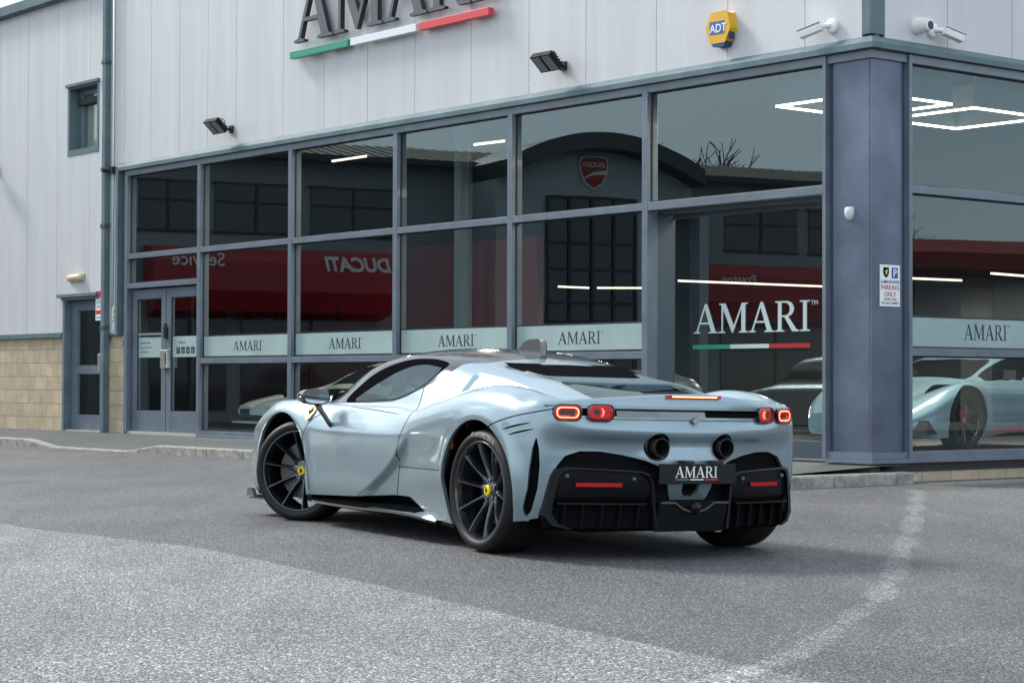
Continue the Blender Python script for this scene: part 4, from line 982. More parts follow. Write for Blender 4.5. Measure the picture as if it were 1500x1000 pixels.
class Sh:
    """clippable shell: V (n,3) N (n,3) Q (n,k attrs) F faces"""
    def __init__(s,V,N,Q,F,cut=None): s.V=V;s.N=N;s.Q=Q;s.F=F;s.cut=np.zeros(len(V),bool) if cut is None else cut
    @staticmethod
    def grid(G,U,Vp,out=None):
        Nn=grid_normals(G); a,b=G.shape[:2]
        Q=np.stack([np.repeat(U[:,None],b,1),np.repeat(Vp[None,:],a,0)],2).reshape(-1,2)
        F=[(i*b+j,(i+1)*b+j,(i+1)*b+j+1,i*b+j+1) for i in range(a-1) for j in range(b-1)]
        return Sh(G.reshape(-1,3).copy(),Nn.reshape(-1,3).copy(),Q,F)
    def flip(s): s.N=-s.N; s.F=[tuple(reversed(f)) for f in s.F]; return s
    def clip(s,g):
        g=np.where(np.abs(g)<1e-9,1e-9,g)
        V=list(s.V);Nn=list(s.N);Q=list(s.Q);cut=list(s.cut);cache={};F=[]
        for f in s.F:
            gs=[g[i] for i in f]
            if min(gs)>0: F.append(f);continue
            if max(gs)<0: continue
            o=[]
            for k in range(len(f)):
                i,j=f[k],f[(k+1)%len(f)]
                if g[i]>0:o.append(i)
                if (g[i]>0)!=(g[j]>0):
                    key=(min(i,j),max(i,j))
                    if key not in cache:
                        t=g[i]/(g[i]-g[j]); cache[key]=len(V)
                        V.append(V[i]*(1-t)+V[j]*t); nn=Nn[i]*(1-t)+Nn[j]*t; Nn.append(nn/max(np.linalg.norm(nn),1e-9)); Q.append(Q[i]*(1-t)+Q[j]*t); cut.append(True)
                    o.append(cache[key])
            if len(o)>=3:F.append(tuple(o))
        used=sorted(set(i for f in F for i in f)); mp={u:k for k,u in enumerate(used)}
        return Sh(np.array([V[i] for i in used]).reshape(-1,3),np.array([Nn[i] for i in used]).reshape(-1,3),np.array([Q[i] for i in used]).reshape(len(used),-1),[tuple(mp[i] for i in f) for f in F],np.array([cut[i] for i in used],bool))
    def mesh(s,name,m,parent,rim=.0,rim_all=False,mirror=False,offset=0,rim_mat=None):
        V=s.V+s.N*offset; Nn=s.N; F=list(s.F)
        V=[tuple(v) for v in V]; Nn=[tuple(q) for q in Nn]; nmain=len(F)
        if rim:
            cnt={}
            for f in F:
                for k in range(len(f)):
                    a,b=f[k],f[(k+1)%len(f)]; key=(min(a,b),max(a,b)); cnt.setdefault(key,[]).append((a,b))
            for key,l in cnt.items():
                if len(l)==1 and (rim_all or (s.cut[key[0]] and s.cut[key[1]])):
                    a,b=l[0]; va,vb=np.array(V[a]),np.array(V[b]); na,nb=np.array(Nn[a]),np.array(Nn[b])
                    e=vb-va; rn=np.cross(e,na); ln=np.linalg.norm(rn)
                    if ln<1e-9: continue
                    rn=tuple(rn/ln); i=len(V)
                    V+= [tuple(va),tuple(vb),tuple(vb-nb*rim),tuple(va-na*rim)]; Nn+=[rn]*4
                    F.append((i+1,i,i+3,i+2))
        if mirror:
            V=[(x,-y,z) for x,y,z in V]; Nn=[(x,-y,z) for x,y,z in Nn]; F=[tuple(reversed(f)) for f in F]
        me=bpy.data.meshes.new(name); me.from_pydata(V,[],F); me.materials.append(m)
        for p in me.polygons: p.use_smooth=True
        if rim_mat: 
            me.materials.append(rim_mat)
            for p in me.polygons:
                if p.index>=nmain: p.material_index=1
        me.normals_split_custom_set_from_vertices(Nn)
        o=bpy.data.objects.new(name,me); link(o,parent); return o
def join_sh(a,b):
    n=len(a.V); return Sh(np.vstack([a.V,b.V]),np.vstack([a.N,b.N]),np.vstack([a.Q,b.Q]),a.F+[tuple(i+n for i in f) for f in b.F],np.concatenate([a.cut,b.cut]))
def mirror_sh(s): 
    f=np.array([1,-1,1]); return Sh(s.V*f,s.N*f,s.Q,[tuple(reversed(q)) for q in s.F],s.cut)
def sdp(x,y,poly):
    """signed distance to polygon, >0 inside (numpy)"""
    d=np.full(x.shape,1e9); ins=np.zeros(x.shape,bool); n=len(poly)
    for i in range(n):
        x0,y0=poly[i];x1,y1=poly[(i+1)%n]; dx,dy=x1-x0,y1-y0
        t=np.clip(((x-x0)*dx+(y-y0)*dy)/(dx*dx+dy*dy+1e-12),0,1); d=np.minimum(d,np.hypot(x-x0-t*dx,y-y0-t*dy))
        c=((y0>y)!=(y1>y))&(x<(x1-x0)*(y-y0)/((y1-y0) if y1!=y0 else 1e-12)+x0); ins^=c
    return np.where(ins,d,-d)
def spl(pts,n=10):
    """catmull smoothing of closed polyline points"""
    P=[np.array(p,float) for p in pts]; out=[]; m=len(P)
    for i in range(m):
        p0,p1,p2,p3=P[i-1],P[i],P[(i+1)%m],P[(i+2)%m]
        for k in range(n):
            s=k/n; out.append(tuple(.5*((2*p1)+(-p0+p2)*s+(2*p0-5*p1+4*p2-p3)*s*s+(-p0+3*p1-3*p2+p3)*s**3)))
    return out
def sst(a,b,x): t=np.clip((x-a)/(b-a),0,1); return t*t*(3-2*t)

def paint_mat(name,col,flake=.35,rough=.32,metal=.45):
    m=mat(name,col,rough,metal,coat=.75,coat_r=.04); nt=m.node_tree; L=nt.links.new; b=nt.nodes['Principled BSDF']
    t=N(m,'ShaderNodeTexCoord'); v=N(m,'ShaderNodeTexVoronoi'); v.inputs['Scale'].default_value=900
    bp=N(m,'ShaderNodeBump'); bp.inputs['Strength'].default_value=flake*.25; bp.inputs['Distance'].default_value=.0004
    L(t.outputs['Object'],v.inputs['Vector']); L(v.outputs['Distance'],bp.inputs['Height']); L(bp.outputs[0],b.inputs['Normal'])
    return m
M_paint=paint_mat('ice_blue_paint',(.255,.34,.378),.35,.27,.55)
M_gloss=mat('gloss_black',(.010,.011,.012),.06,coat=1)
M_carbon=mat('carbon_roof',(.010,.011,.012),.14,coat=.3,spec=.35)
M_cglass=glass_mat('car_glass',(.40,.47,.46),1.5)
M_eglass=glass_mat('engine_glass',(.10,.12,.12),1.9)
M_lined=mat('wheel_liner',(.006,.006,.007),.9,spec=0)
M_tyre=mat('tyre_rubber',(.010,.010,.011),.55,spec=.3); 
M_rim=mat('rim_satin_black',(.065,.07,.08),.22,.85,coat=.5)
M_rimedge=mat('rim_edge',(.10,.105,.115),.2,.8)
M_disc=mat('brake_disc',(.10,.095,.09),.4,.8)
M_caliper=mat('brake_caliper',(.35,.012,.012),.35)
M_chrome=mat('chrome',(.75,.76,.78),.08,1)
M_lred=mat('lamp_red',(.26,.003,.004),.12,coat=1,emit=(1,.005,.005),es=.13)
M_lglow=mat('lamp_ring_lit',(1,.1,.05),.3,emit=(1,.075,.035),es=2.6)
M_lglow2=mat('lamp_ring_core',(1,.3,.15),.3,emit=(1,.30,.12),es=3.2)
M_ldark=mat('lamp_dark',(.05,.012,.014),.15,coat=1)
M_refl=mat('reflector_red',(.42,.005,.007),.25,spec=.3)
M_capy=mat('cap_yellow',(.82,.60,.005),.3)
M_diff=mat('diffuser_black',(.0065,.007,.008),.38,spec=.22)

# ---------------- the sports car ----------------
CARP=(0.654,12.032,-0.005); CARH=2.115; CPI=-0.007; CRO=0.018
CAR=empty('sports_car','pale ice blue mid engined sports car with black roof parked outside the showroom','car',CARP)
CAR.rotation_mode='XYZ'; CAR.rotation_euler=(CRO,CPI,CARH)
XY=[(3.66,0),(3.62,.38),(3.50,.72),(3.32,.90),(3.08,.945),(2.72,.955),(2.35,.95),(2.0,.95),(1.6,.95),(1.25,.955),(1.0,.96),(.7,.97),(.4,.985),(.05,.99),(-.2,.985),(-.36,.955),(-.465,.885),(-.535,.77),(-.59,.60),(-.65,.40),(-.683,.2),(-.695,0)]
D=[(.12,.05),(.27,.008),(.42,0),(.56,0),(.632,.008),(.675,.028),(.715,.052),(.752,.075),(.785,.098)]
ROW={
0:[(.12,.10),(.2,.02),(.3,0),(.36,0),(.40,.02),(.44,.04),(.47,.07),(.50,.10),(.53,.15)],
2:[(.12,.08),(.2,.02),(.3,0),(.38,0),(.44,.01),(.49,.03),(.54,.06),(.57,.09),(.60,.13)],
3:[(.12,.06),(.25,.01),(.38,0),(.50,0),(.58,.01),(.62,.03),(.66,.06),(.69,.09),(.715,.12)],
4:[(.12,.05),(.27,.01),(.42,0),(.56,0),(.64,.005),(.69,.02),(.735,.045),(.765,.07),(.79,.10)],
5:[(.12,.05),(.27,.01),(.42,0),(.58,0),(.66,0),(.72,.005),(.765,.022),(.795,.048),(.815,.08)],
6:[(.12,.05),(.27,.008),(.42,0),(.56,0),(.635,.004),(.685,.018),(.73,.04),(.765,.063),(.79,.09)],
7:D,8:D,9:D,
10:[(.12,.05),(.27,.02),(.42,0),(.56,0),(.635,.006),(.685,.022),(.725,.04),(.755,.06),(.775,.08)],
11:[(.12,.05),(.27,.03),(.42,0),(.56,0),(.65,0),(.715,.010),(.77,.03),(.81,.056),(.838,.09)],
12:[(.12,.05),(.27,.03),(.42,0),(.56,0),(.66,0),(.745,.006),(.82,.03),(.865,.06),(.893,.10)],
13:[(.12,.05),(.27,.02),(.42,0),(.58,0),(.69,0),(.78,.004),(.855,.028),(.90,.062),(.927,.105)],
14:[(.12,.06),(.27,.02),(.42,0),(.58,0),(.68,0),(.765,.004),(.835,.026),(.88,.058),(.908,.10)],
15:[(.12,.07),(.27,.02),(.42,0),(.58,0),(.67,0),(.74,.004),(.80,.018),(.845,.045),(.877,.085)],
16:[(.12,.08),(.27,.03),(.42,.01),(.56,0),(.65,0),(.725,.0),(.785,.006),(.835,.020),(.868,.05)],
17:[(.12,.10),(.27,.05),(.42,.035),(.55,.035),(.64,.03),(.712,.0),(.785,.0),(.832,.008),(.870,.03)],
18:[(.12,.12),(.27,.08),(.42,.06),(.55,.05),(.635,.045),(.705,.0),(.785,.014),(.832,.008),(.880,.022)],
19:[(.12,.12),(.27,.08),(.42,.06),(.55,.05),(.635,.04),(.700,.0),(.785,.016),(.832,.008),(.893,.02)],
20:[(.12,.12),(.27,.08),(.42,.03),(.55,.02),(.635,.028),(.698,.0),(.785,.016),(.832,.008),(.903,.02)],
21:[(.12,.12),(.27,.08),(.42,.02),(.55,.012),(.635,.022),(.697,.0),(.785,.016),(.832,.008),(.908,.02)]}
ROW[1]=ROW[0]
TOP={
3:[(.70,.725),(.6,.715),(.5,.69),(.4,.675),(.3,.67),(.2,.665),(.1,.66),(0,.66)],
4:[(.76,.80),(.66,.785),(.55,.755),(.42,.735),(.3,.725),(.2,.72),(.1,.72),(0,.72)],
5:[(.81,.825),(.73,.82),(.63,.80),(.5,.79),(.36,.79),(.24,.795),(.12,.80),(0,.80)],
6:[(.82,.805),(.775,.812),(.72,.838),(.62,.915),(.48,.945),(.32,.965),(.16,.975),(0,.98)],
7:[(.82,.80),(.80,.82),(.735,.93),(.635,1.045),(.5,1.085),(.34,1.11),(.17,1.12),(0,1.125)],
8:[(.82,.80),(.797,.825),(.72,.97),(.628,1.10),(.52,1.14),(.36,1.165),(.18,1.18),(0,1.184)],
9:[(.825,.81),(.785,.88),(.73,.97),(.635,1.095),(.53,1.135),(.37,1.16),(.19,1.175),(0,1.18)],
10:[(.845,.80),(.79,.885),(.735,.965),(.65,1.06),(.55,1.102),(.38,1.132),(.19,1.147),(0,1.152)],
11:[(.83,.852),(.765,.872),(.70,.93),(.635,1.0),(.55,1.045),(.40,1.075),(.2,1.092),(0,1.098)],
12:[(.83,.912),(.75,.902),(.675,.905),(.605,.965),(.53,1.0),(.44,1.018),(.30,1.020),(0,1.022)],
13:[(.83,.948),(.76,.943),(.685,.897),(.615,.90),(.55,.935),(.47,.968),(.34,.968),(0,.965)],
14:[(.83,.928),(.76,.923),(.69,.885),(.62,.868),(.56,.880),(.48,.905),(.36,.912),(0,.918)],
15:[(.81,.893),(.74,.888),(.67,.862),(.60,.842),(.54,.842),(.46,.858),(.34,.868),(0,.878)]}
SPX={0:3.35,1:3.30,2:3.2,16:-.40,17:-.43,18:-.46,19:-.48,20:-.49,21:-.50}
def car_ctrl():
    n=len(XY); P=np.zeros((n,17,3))
    for c in range(n):
        a=np.array(XY[max(c-1,0)]); b=np.array(XY[min(c+1,n-1)])
        if c==0: a=np.array((XY[1][0],-XY[1][1]))
        if c==n-1: b=np.array((XY[c-1][0],-XY[c-1][1]))
        t=b-a; t/=np.linalg.norm(t); nin=np.array([-t[1],t[0]]); 
        ctr=np.array([1.3,0]); 
        if np.dot(nin,ctr-np.array(XY[c]))<0: nin=-nin
        if 4<=c<=14: nin=np.array([0,-1.])
        for r,(z,ins) in enumerate(ROW[c]):
            q=np.array(XY[c])+nin*ins; P[c,r]=(q[0],q[1],z)
        if c in TOP:
            for k,(y,z) in enumerate(TOP[c]): P[c,9+k]=(XY[c][0],y,z)
        else:
            q=P[c,8]; s=np.array([SPX[c],0])
            if c<=2:
                fs=[.12,.25,.38,.52,.66,.78,.9,1]; ze=.66; zz=[q[2]+(ze-q[2])*f**.8 for f in fs]
            else:
                fs=[.30,.42,.52,.62,.72,.82,.92,1] if c>16 else [.12,.22,.34,.46,.58,.7,.85,1]
                zz=[q[2]-.004,q[2]-.03,.845,.84,.838,.84,.845,.85] if c>16 else [q[2]+.004,.868,.850,.84,.838,.845,.852,.86]
            for k in range(8):
                xy=q[:2]*(1-fs[k])+s*fs[k]; P[c,9+k]=(xy[0],xy[1],zz[k])
    return P
def deform(G):
    X,Y,Z=G[...,0],G[...,1],G[...,2]
    # scooped intake behind the door blade
    xc=np.interp(Z,[.10,.22,.285,.38,.455,.53,.60,.66],[1.68,1.62,1.46,1.27,1.15,1.055,.985,.94])
    t=xc-X
    m=sst(0,.06,t)*sst(.42,1.15,X)*(1-sst(.50,.68,Z))*(Y>.7)
    G[...,1]-=.042*m
    # stepped side panel below the flying buttress
    vv=CV[None,:]+0*X
    m3=(1-sst(.665,.70,X))*sst(-.12,.15,X)*sst(10.35,10.75,vv)*(1-sst(12.0,12.5,vv))
    G[...,1]-=.014*m3; G[...,2]-=.007*m3
    # soft crease: waist of the door above the blade
    m2=np.exp(-((Z-.50)/.10)**2)*sst(.9,1.3,X)*(1-sst(2.0,2.3,X))*(Y>.7)
    G[...,1]-=.003*m2
    # wheel arch flares
    for cx,cz,rr in ((.055,.36,.405),(2.735,.345,.41)):
        rad=np.hypot(X-cx,Z-cz); f=np.exp(-((rad-rr)/.05)**2)*(Y>.85)*(Z<.82)
        G[...,1]+=.008*f
    # rounded exhaust bosses on the rear panel
    return G
G,CU,CV=loft(car_ctrl(),18,9)
G=deform(G)
shell=Sh.grid(G,CU,CV)
# orient outward
if np.dot(shell.N[np.argmax(shell.V[:,1])],[0,1,0])<0: shell.flip()
def attr(s): return s.V[:,0],s.V[:,1],s.V[:,2],s.Q[:,0],s.Q[:,1]
WH=[(2.65,.343),(.03,.348)]; ARCH=[(2.735,.345,.392),(.055,.36,.388)]
def lower_bound(s):
    x,y,z,u,v=attr(s)
    lx=[-.5,-.45,-.36,.3,.46,.70,.82,.97,1.17,1.66,2.34,2.5,3.1,3.7]; lz=[.21,.205,.20,.135,.14,.15,.20,.26,.26,.225,.20,.18,.16,.15]
    zb=np.interp(x,lx,lz)
    ub=np.interp(u,[14,15.2,15.95,16.35,16.75,17.1,17.6,18.2,18.8,19.5,20.1,20.35,20.7,21],[.20,.205,.22,.36,.50,.565,.592,.592,.575,.545,.50,.33,.30,.30])
    return z-np.where(u<15.5,zb,ub)
def arches(s,pad=0):
    x,y,z,u,v=attr(s); g=np.full(x.shape,1e3)
    for cx,cz,r in ARCH:
        a=(x-cx)/r; b=(z-cz)/(r*1.0)
        gg=np.hypot(x-cx,z-cz)-r-pad
        # below centre go straight down, opening slightly
        gg2=np.abs(x-cx)-r-pad+ (cz-z)*.12
        g=np.minimum(g,np.where(z>cz,gg,np.maximum(gg,gg2)))
    return np.where(v>9,1e3,g)
body=shell.clip(lower_bound(shell)); body=body.clip(arches(body))
# window and black canopy polygons (side view) -----------------------------
WIN=[(2.09,.822),(1.75,.828),(1.41,.842),(1.25,.875),(1.085,.935),(1.02,1.00),(.985,1.055),(1.02,1.078),(1.15,1.098),(1.30,1.105),(1.5,1.098),(1.72,1.06),(1.88,1.0),(1.98,.935)]
def canopy(s):  # >0 : black roof / pillars region
    x,y,z,u,v=attr(s)
    side=sdp(x,z,[(2.62,.80),(2.42,.812),(2.12,.815),(1.75,.820),(1.41,.834),(1.25,.867),(1.07,.928),(.93,.99),(.885,1.045),(.80,1.09),(.80,1.5),(4,1.5),(4,.80)])
    # front: cowl line in plan
    cowl=(2.66-.28*(y/.75)**2)-x
    xr=.80+.10*sst(.46,.60,y)
    rear=x-xr
    g=np.minimum(np.where(y>.5,side,1e3),np.minimum(cowl,rear))
    return np.where(v<9.2,-1e3+0*v,g)
can=shell.clip(canopy(shell)); body=body.clip(-canopy(body)-.0035)
# side glass
xg,yg,zg,ug,vg=attr(can)
def wing(s,pad=0): 
    x,y,z,u,v=attr(s); return np.where(y>.3,sdp(x,z,spl(WIN,4)),-1e3)-pad
sglass=can.clip(wing(can))
def wscreen(s,pad=0):
    x,y,z,u,v=attr(s)
    g=np.minimum((2.60-.28*(y/.75)**2)-x, x-(1.78-.0*y)); 
    yy=np.interp(x,[1.5,1.8,2.0,2.35,2.6],[.56,.57,.60,.645,.70]); g=np.minimum(g,yy-y); return g-pad
wg=can.clip(wscreen(can))
can2=can.clip(-wing(can)-.001).clip
can2=can.clip(-wing(can)); can2=can2.clip(-wscreen(can2))
for mir in (False,True): can2.mesh('roof_panel',M_carbon,CAR,rim=.012,mirror=mir)
GLS=[(1.97,.832),(1.75,.836),(1.43,.852),(1.27,.884),(1.115,.94),(1.05,1.0),(1.035,1.045),(1.08,1.056),(1.25,1.070),(1.42,1.058),(1.58,1.02),(1.72,.965),(1.85,.90)]
def gls(s):
    x,y,z,u,v=attr(s); return sdp(x,z,spl(GLS,4))
sband=sglass.clip(-gls(sglass)); sclear=sglass.clip(gls(sglass))
for mir in (False,True):
    sclear.mesh('side_window',M_cglass,CAR,mirror=mir,offset=-.006)
    sband.mesh('window_border',mat('ceramic_black',(.006,.006,.007),.6,spec=0),CAR,mirror=mir,offset=-.005)
for mir in (False,True): wg.mesh('windscreen',M_cglass,CAR,mirror=mir,offset=-.004)
# engine window
def eng(s,pad=0):
    x,y,z,u,v=attr(s); pts=[(.11,-.5),(.11,.20),(.108,.33),(.095,.385),(.06,.42),(0,.437),(-.1,.443),(-.2,.440),(-.30,.43),(-.42,.40),(-.47,.3),(-.60,-.5)]
    return np.where((v>10.5),sdp(x,y,pts),-1e3)-pad
eg=body.clip(eng(body)); body=body.clip(-eng(body))
def slot(s):
    x,y,z,u,v=attr(s); pts=[(.635,-.6)]+[(.635-.05*(1-math.cos(a)),.34+.065*math.sin(a)) for a in np.linspace(0,1.57,8)]+[(.50,.392),(.42,.375),(.36,.355),(.335,.335),(.325,.30),(.32,.26),(.32,-.6)]
    return np.where((v>10.5),sdp(x,y,pts),-1e3)
body=body.clip(-slot(body))
# grille slot and lamps band at the rear
def band(s):
    x,y,z,u,v=attr(s); return np.minimum(np.minimum(z-.787,.829-z),u-16.55)
body=body.clip(-band(body))
# exhaust openings
def exh(s):
    x,y,z,u,v=attr(s); return np.where((u>17.5)&(z<.75),.077-np.hypot(y-.224,z-.62),-1e3)
body=body.clip(-exh(body))
# tow hook / U opening
def uo(s):
    x,y,z,u,v=attr(s); return np.where((u>19)&(z<.47),sdp(y,z,[(-.2,.345),(.035,.345),(.055,.37),(.062,.44),(-.2,.44)]),-1e3)
body=body.clip(-uo(body))
# black air slit between fender and bumper pillar
def slit(s):
    x,y,z,u,v=attr(s); uc=np.interp(z,[.18,.24,.38,.52,.64],[15.15,15.38,15.72,15.82,15.86]); w_=np.interp(z,[.215,.26,.5,.60,.68],[-.02,.22,.24,.16,-.02]); return np.where(v<6.5,(w_-np.abs(u-uc))*.1,-1e3)
body=body.clip(-slit(body))
# door
DOOR=[(2.235,.735),(2.30,.71),(2.36,.66),(2.395,.58),(2.375,.50),(2.32,.40),(2.30,.34),(2.305,.10),(1.17,.10),(1.13,.26),(1.085,.45),(1.04,.58),(1.0,.70),(.995,.735),(1.005,.80),(1.04,.87),(1.085,.945),(1.41,.852),(2.0,.83),(2.2,.82),(2.235,.78)]
def door(s): x,y,z,u,v=attr(s); return sdp(x,z,DOOR)
dr_=body.clip(door(body)-.0005)
body=body.clip(-door(body)-.0005)
# panel seams: quarter seam, horizontal seam
def seam(s,pts,wd,vmax=8.5,ymin=.6):
    x,y,z,u,v=attr(s); d=np.full(x.shape,1e9)
    for (x0,z0),(x1,z1) in zip(pts,pts[1:]):
        dx,dz=x1-x0,z1-z0; t=np.clip(((x-x0)*dx+(z-z0)*dz)/(dx*dx+dz*dz),0,1); d=np.minimum(d,np.hypot(x-x0-t*dx,z-z0-t*dz))
    return np.where((y>ymin)&(v<vmax),d-wd,1e3)
VN=[[(-.235,.700),(-.30,.716),(-.40,.738),(-.425,.745)],[(-.285,.672),(-.34,.685),(-.43,.706),(-.445,.712)]]
_side=(shell.V[:,1]>.55)&(shell.Q[:,1]<13)
_sV=shell.V[_side]; _sN=shell.N[_side]
def side_pt(x,z,off=0):
    i=int(np.argmin((_sV[:,0]-x)**2+(_sV[:,2]-z)**2-.0004*_sV[:,1])); p=_sV[i]; n=_sN[i]
    y=p[1]-((x-p[0])*n[0]+(z-p[2])*n[2])/max(n[1],.25)
    return np.array([x,y,z])+n*off, n
def ribbon(name,pts,wd,m,off=.0012,step=.012,closed=False,parent=None,taper=False):
    P=[np.array(p,float) for p in pts]; Q=[]
    if closed: P.append(P[0])
    for a,b in zip(P,P[1:]):
        k=max(1,int(np.linalg.norm(b-a)/step))
        for i in range(k): Q.append(a+(b-a)*i/k)
    Q.append(P[-1]); n=len(Q)
    for s in (1,-1):
        vs=[]
        for i in range(n):
            t=Q[min(i+1,n-1)]-Q[max(i-1,0)]; t/=np.linalg.norm(t); nn=np.array([-t[1],t[0]])*wd/2*((math.sin(PI*min(1,max(0,i/(n-1))))**.5+.05) if taper else 1)
            for sg in (1,-1):
                p,_n=side_pt(*(Q[i]+nn*sg),off); vs.append((p[0],s*p[1],p[2]))
        mb=MB(); mb.add(vs,[(2*i,2*i+1,2*i+3,2*i+2) for i in range(n-1)]); mb.build(name,m,parent or CAR,smooth=True,recalc=False)
ribbon('door_seam',DOOR[:7]+[(2.302,.235)],.0055,M_lined)
ribbon('door_seam',[(1.135,.262),(1.085,.45),(1.04,.58),(1.0,.70),(.995,.735),(1.005,.80),(1.04,.87),(1.08,.935)],.0055,M_lined)
ribbon('crease_shade_line',[(1.90,.787),(1.6,.778),(1.3,.762),(1.17,.755)],.004,M_lined,taper=True)  # shade along the crease drawn as a thin black ribbon
ribbon('panel_seam',[(1.10,.437),(.8,.439),(.462,.442)],.004,M_lined)
ribbon('panel_seam',spl([(-.10,.70),(-.14,.727),(-.25,.760),(-.37,.788),(-.45,.806),(-.50,.820)],6)[:30],.006,M_lined)
for v_ in VN: ribbon('gill_shade',v_,.010,M_lined,.0015,taper=True)  # black ribbons for the shade inside the body-coloured gill recesses
ribbon('gill_lip',[(x-.01,z-.012) for x,z in VN[0]],.006,M_paint,.004,taper=True); ribbon('gill_lip',[(x-.01,z-.012) for x,z in VN[1]],.006,M_paint,.004,taper=True)
for mir in (False,True):
    body.mesh('body_panel',M_paint,CAR,rim=.022,mirror=mir,rim_mat=None)
    dobj=dr_.mesh('door',M_paint,CAR,rim=.02,mirror=mir)
    eg.mesh('engine_window',M_eglass,CAR,mirror=mir,offset=-.006)
# dark inner skin closing gaps (offset inwards) for all the painted shell
inner=shell.clip(lower_bound(shell)); inner=inner.clip(arches(inner,.0)); inner=inner.clip(-canopy(inner)); inner=inner.clip(-slot(inner)); inner=inner.clip(-eng(inner))
inner=inner.clip(-exh(inner))
for mir in (False,True): inner.mesh('inner_skin',M_lined,CAR,mirror=mir,offset=-.028)
# rubber trim line round side glass
# ---- spare helpers in car space
def cobj(mb,name,m,parent=None,**k): return mb.build(name,m,parent or CAR,**k)
# engine bay floor and cabin
mb=MB(); mb.box(-.46,.66,-.42,.42,.70,.78); mb.box(.16,.66,-.42,.42,.78,.93); cobj(mb,'engine_bay',M_blackm)
mb=MB()
mb.prism([(.10,.90),(-.44,.815),(-.44,.79),(.10,.86)],.05,.16,'xz'); mb.prism([(.10,.90),(-.44,.815),(-.44,.79),(.10,.86)],-.16,-.05,'xz')
cobj(mb,'engine_cover',mat('engine_carbon',(.05,.05,.052),.3),bevel=.008)
mb=MB(); mb.prism([(.70,1.085),(.66,1.085),(.30,.985),(.30,.97),(.34,.97)],-.42,.42,'xz'); cobj(mb,'rear_screen',M_blackm)
# cabin: tub, bulkhead, seats, wheel
mb=MB(); mb.box(.72,2.55,-.80,.80,.18,.24); mb.box(.72,.80,-.62,.62,.24,.93); mb.box(2.15,2.5,-.72,.72,.45,.79); mb.box(.98,2.3,-.80,-.76,.24,.80); mb.box(.98,2.3,.76,.80,.24,.80); mb.box(.98,2.3,-.12,.12,.24,.48)
cobj(mb,'cabin_tub',mat('cabin_black',(.02,.02,.021),.7))
for s in (1,-1):
    mb=MB(); mb.prism([(1.75,.28),(1.75,.40),(1.35,.40),(1.05,.92),(1.02,1.0),(.95,1.0),(.97,.85),(1.18,.30)],s*.36-.22,s*.36+.22,'xz')
    o=cobj(mb,'seat',mat('seat_leather',(.045,.045,.048),.5),bevel=.03)
    mb=MB(); mb.box(1.02,1.04,s*.36+.20,s*.36+.225,.55,.98); mb.build('seat_belt',mat('belt_orange',(.62,.16,.02),.6),o)
mb=MB(); mb.lathe([(.165,-.014),(.18,0),(.165,.014),(.15,0)],28,'x',c=(2.02,.36,.78),close=True); mb.box(1.99,2.01,.21,.51,.76,.80); cobj(mb,'steering_wheel',M_black,smooth=False)
mb=MB(); mb.prism([(1.62,.845),(1.50,.845),(1.52,.862),(1.60,.862)],.69,.73,'xz'); cobj(mb,'door_knob',M_steel)
# underbody
mb=MB()
mb.box(.48,2.28,-.86,.86,.13,.20); mb.box(-.46,.48,-.58,.58,.14,.45); mb.box(2.28,3.45,-.62,.62,.13,.5); mb.box(-.42,-.33,-.80,.80,.17,.48); mb.box(.44,2.3,-.80,.80,.2,.3)
cobj(mb,'underbody',M_lined)
# arch liners
for cx,cz,r in ARCH:
    for s in (1,-1):
        mb=MB(); n=22; R0=r+.012
        ring=[(cx+R0*math.cos(a),cz+R0*math.sin(a)) for a in [PI*k/n for k in range(n+1)]]
        ring=[(cx+R0+.02,.16)]+ring+[(cx-R0-.02,.16)]
        m_=len(ring)
        vs=[(x,s*.918,z) for x,z in ring]+[(x,s*.56,z) for x,z in ring]
        mb.add(vs,[(i,i+1,m_+i+1,m_+i) for i in range(m_-1)]+[tuple(range(m_,2*m_))])
        mb.build('wheel_liner',M_lined,CAR,recalc=False)
# side skirt blades
for s in (1,-1):
    xs=[2.36,2.2,1.9,1.5,1.1,.85,.68,.6]; yo=[.925,.955,.975,.985,.985,.98,.965,.93]; zt=[.172,.168,.165,.165,.17,.165,.15,.135]
    vs=[]
    for x,y,z in zip(xs,yo,zt): vs+=[(x,s*.80,z+.05),(x,s*(y-.05),z+.018),(x,s*y,z),(x,s*y,z-.014),(x,s*(y-.06),z-.02),(x,s*.80,z-.045)]
    n=len(xs); fs=[(i*6+k,i*6+(k+1)%6,(i+1)*6+(k+1)%6,(i+1)*6+k) for i in range(n-1) for k in range(6)]+[(0,1,2,3,4,5),tuple((n-1)*6+k for k in range(6))]
    mb=MB(); mb.add(vs,fs); cobj(mb,'side_skirt',M_gloss,angle=35)
    # front splitter ends
    mb=MB(); mb.prism([(3.05,.90),(3.30,.93),(3.46,.80),(3.55,.5),(3.40,.5),(3.25,.78)],.12,.135,'xy') if s>0 else mb.prism([(3.05,-.90),(3.30,-.93),(3.46,-.80),(3.55,-.5),(3.40,-.5),(3.25,-.78)],.12,.135,'xy')
    cobj(mb,'splitter',M_gloss,bevel=.003)
    mb=MB(); mb.prism([(3.22,.135),(3.36,.135),(3.34,.19),(3.27,.19)],s*.90,s*.925,'xz'); cobj(mb,'splitter_fin',M_gloss)
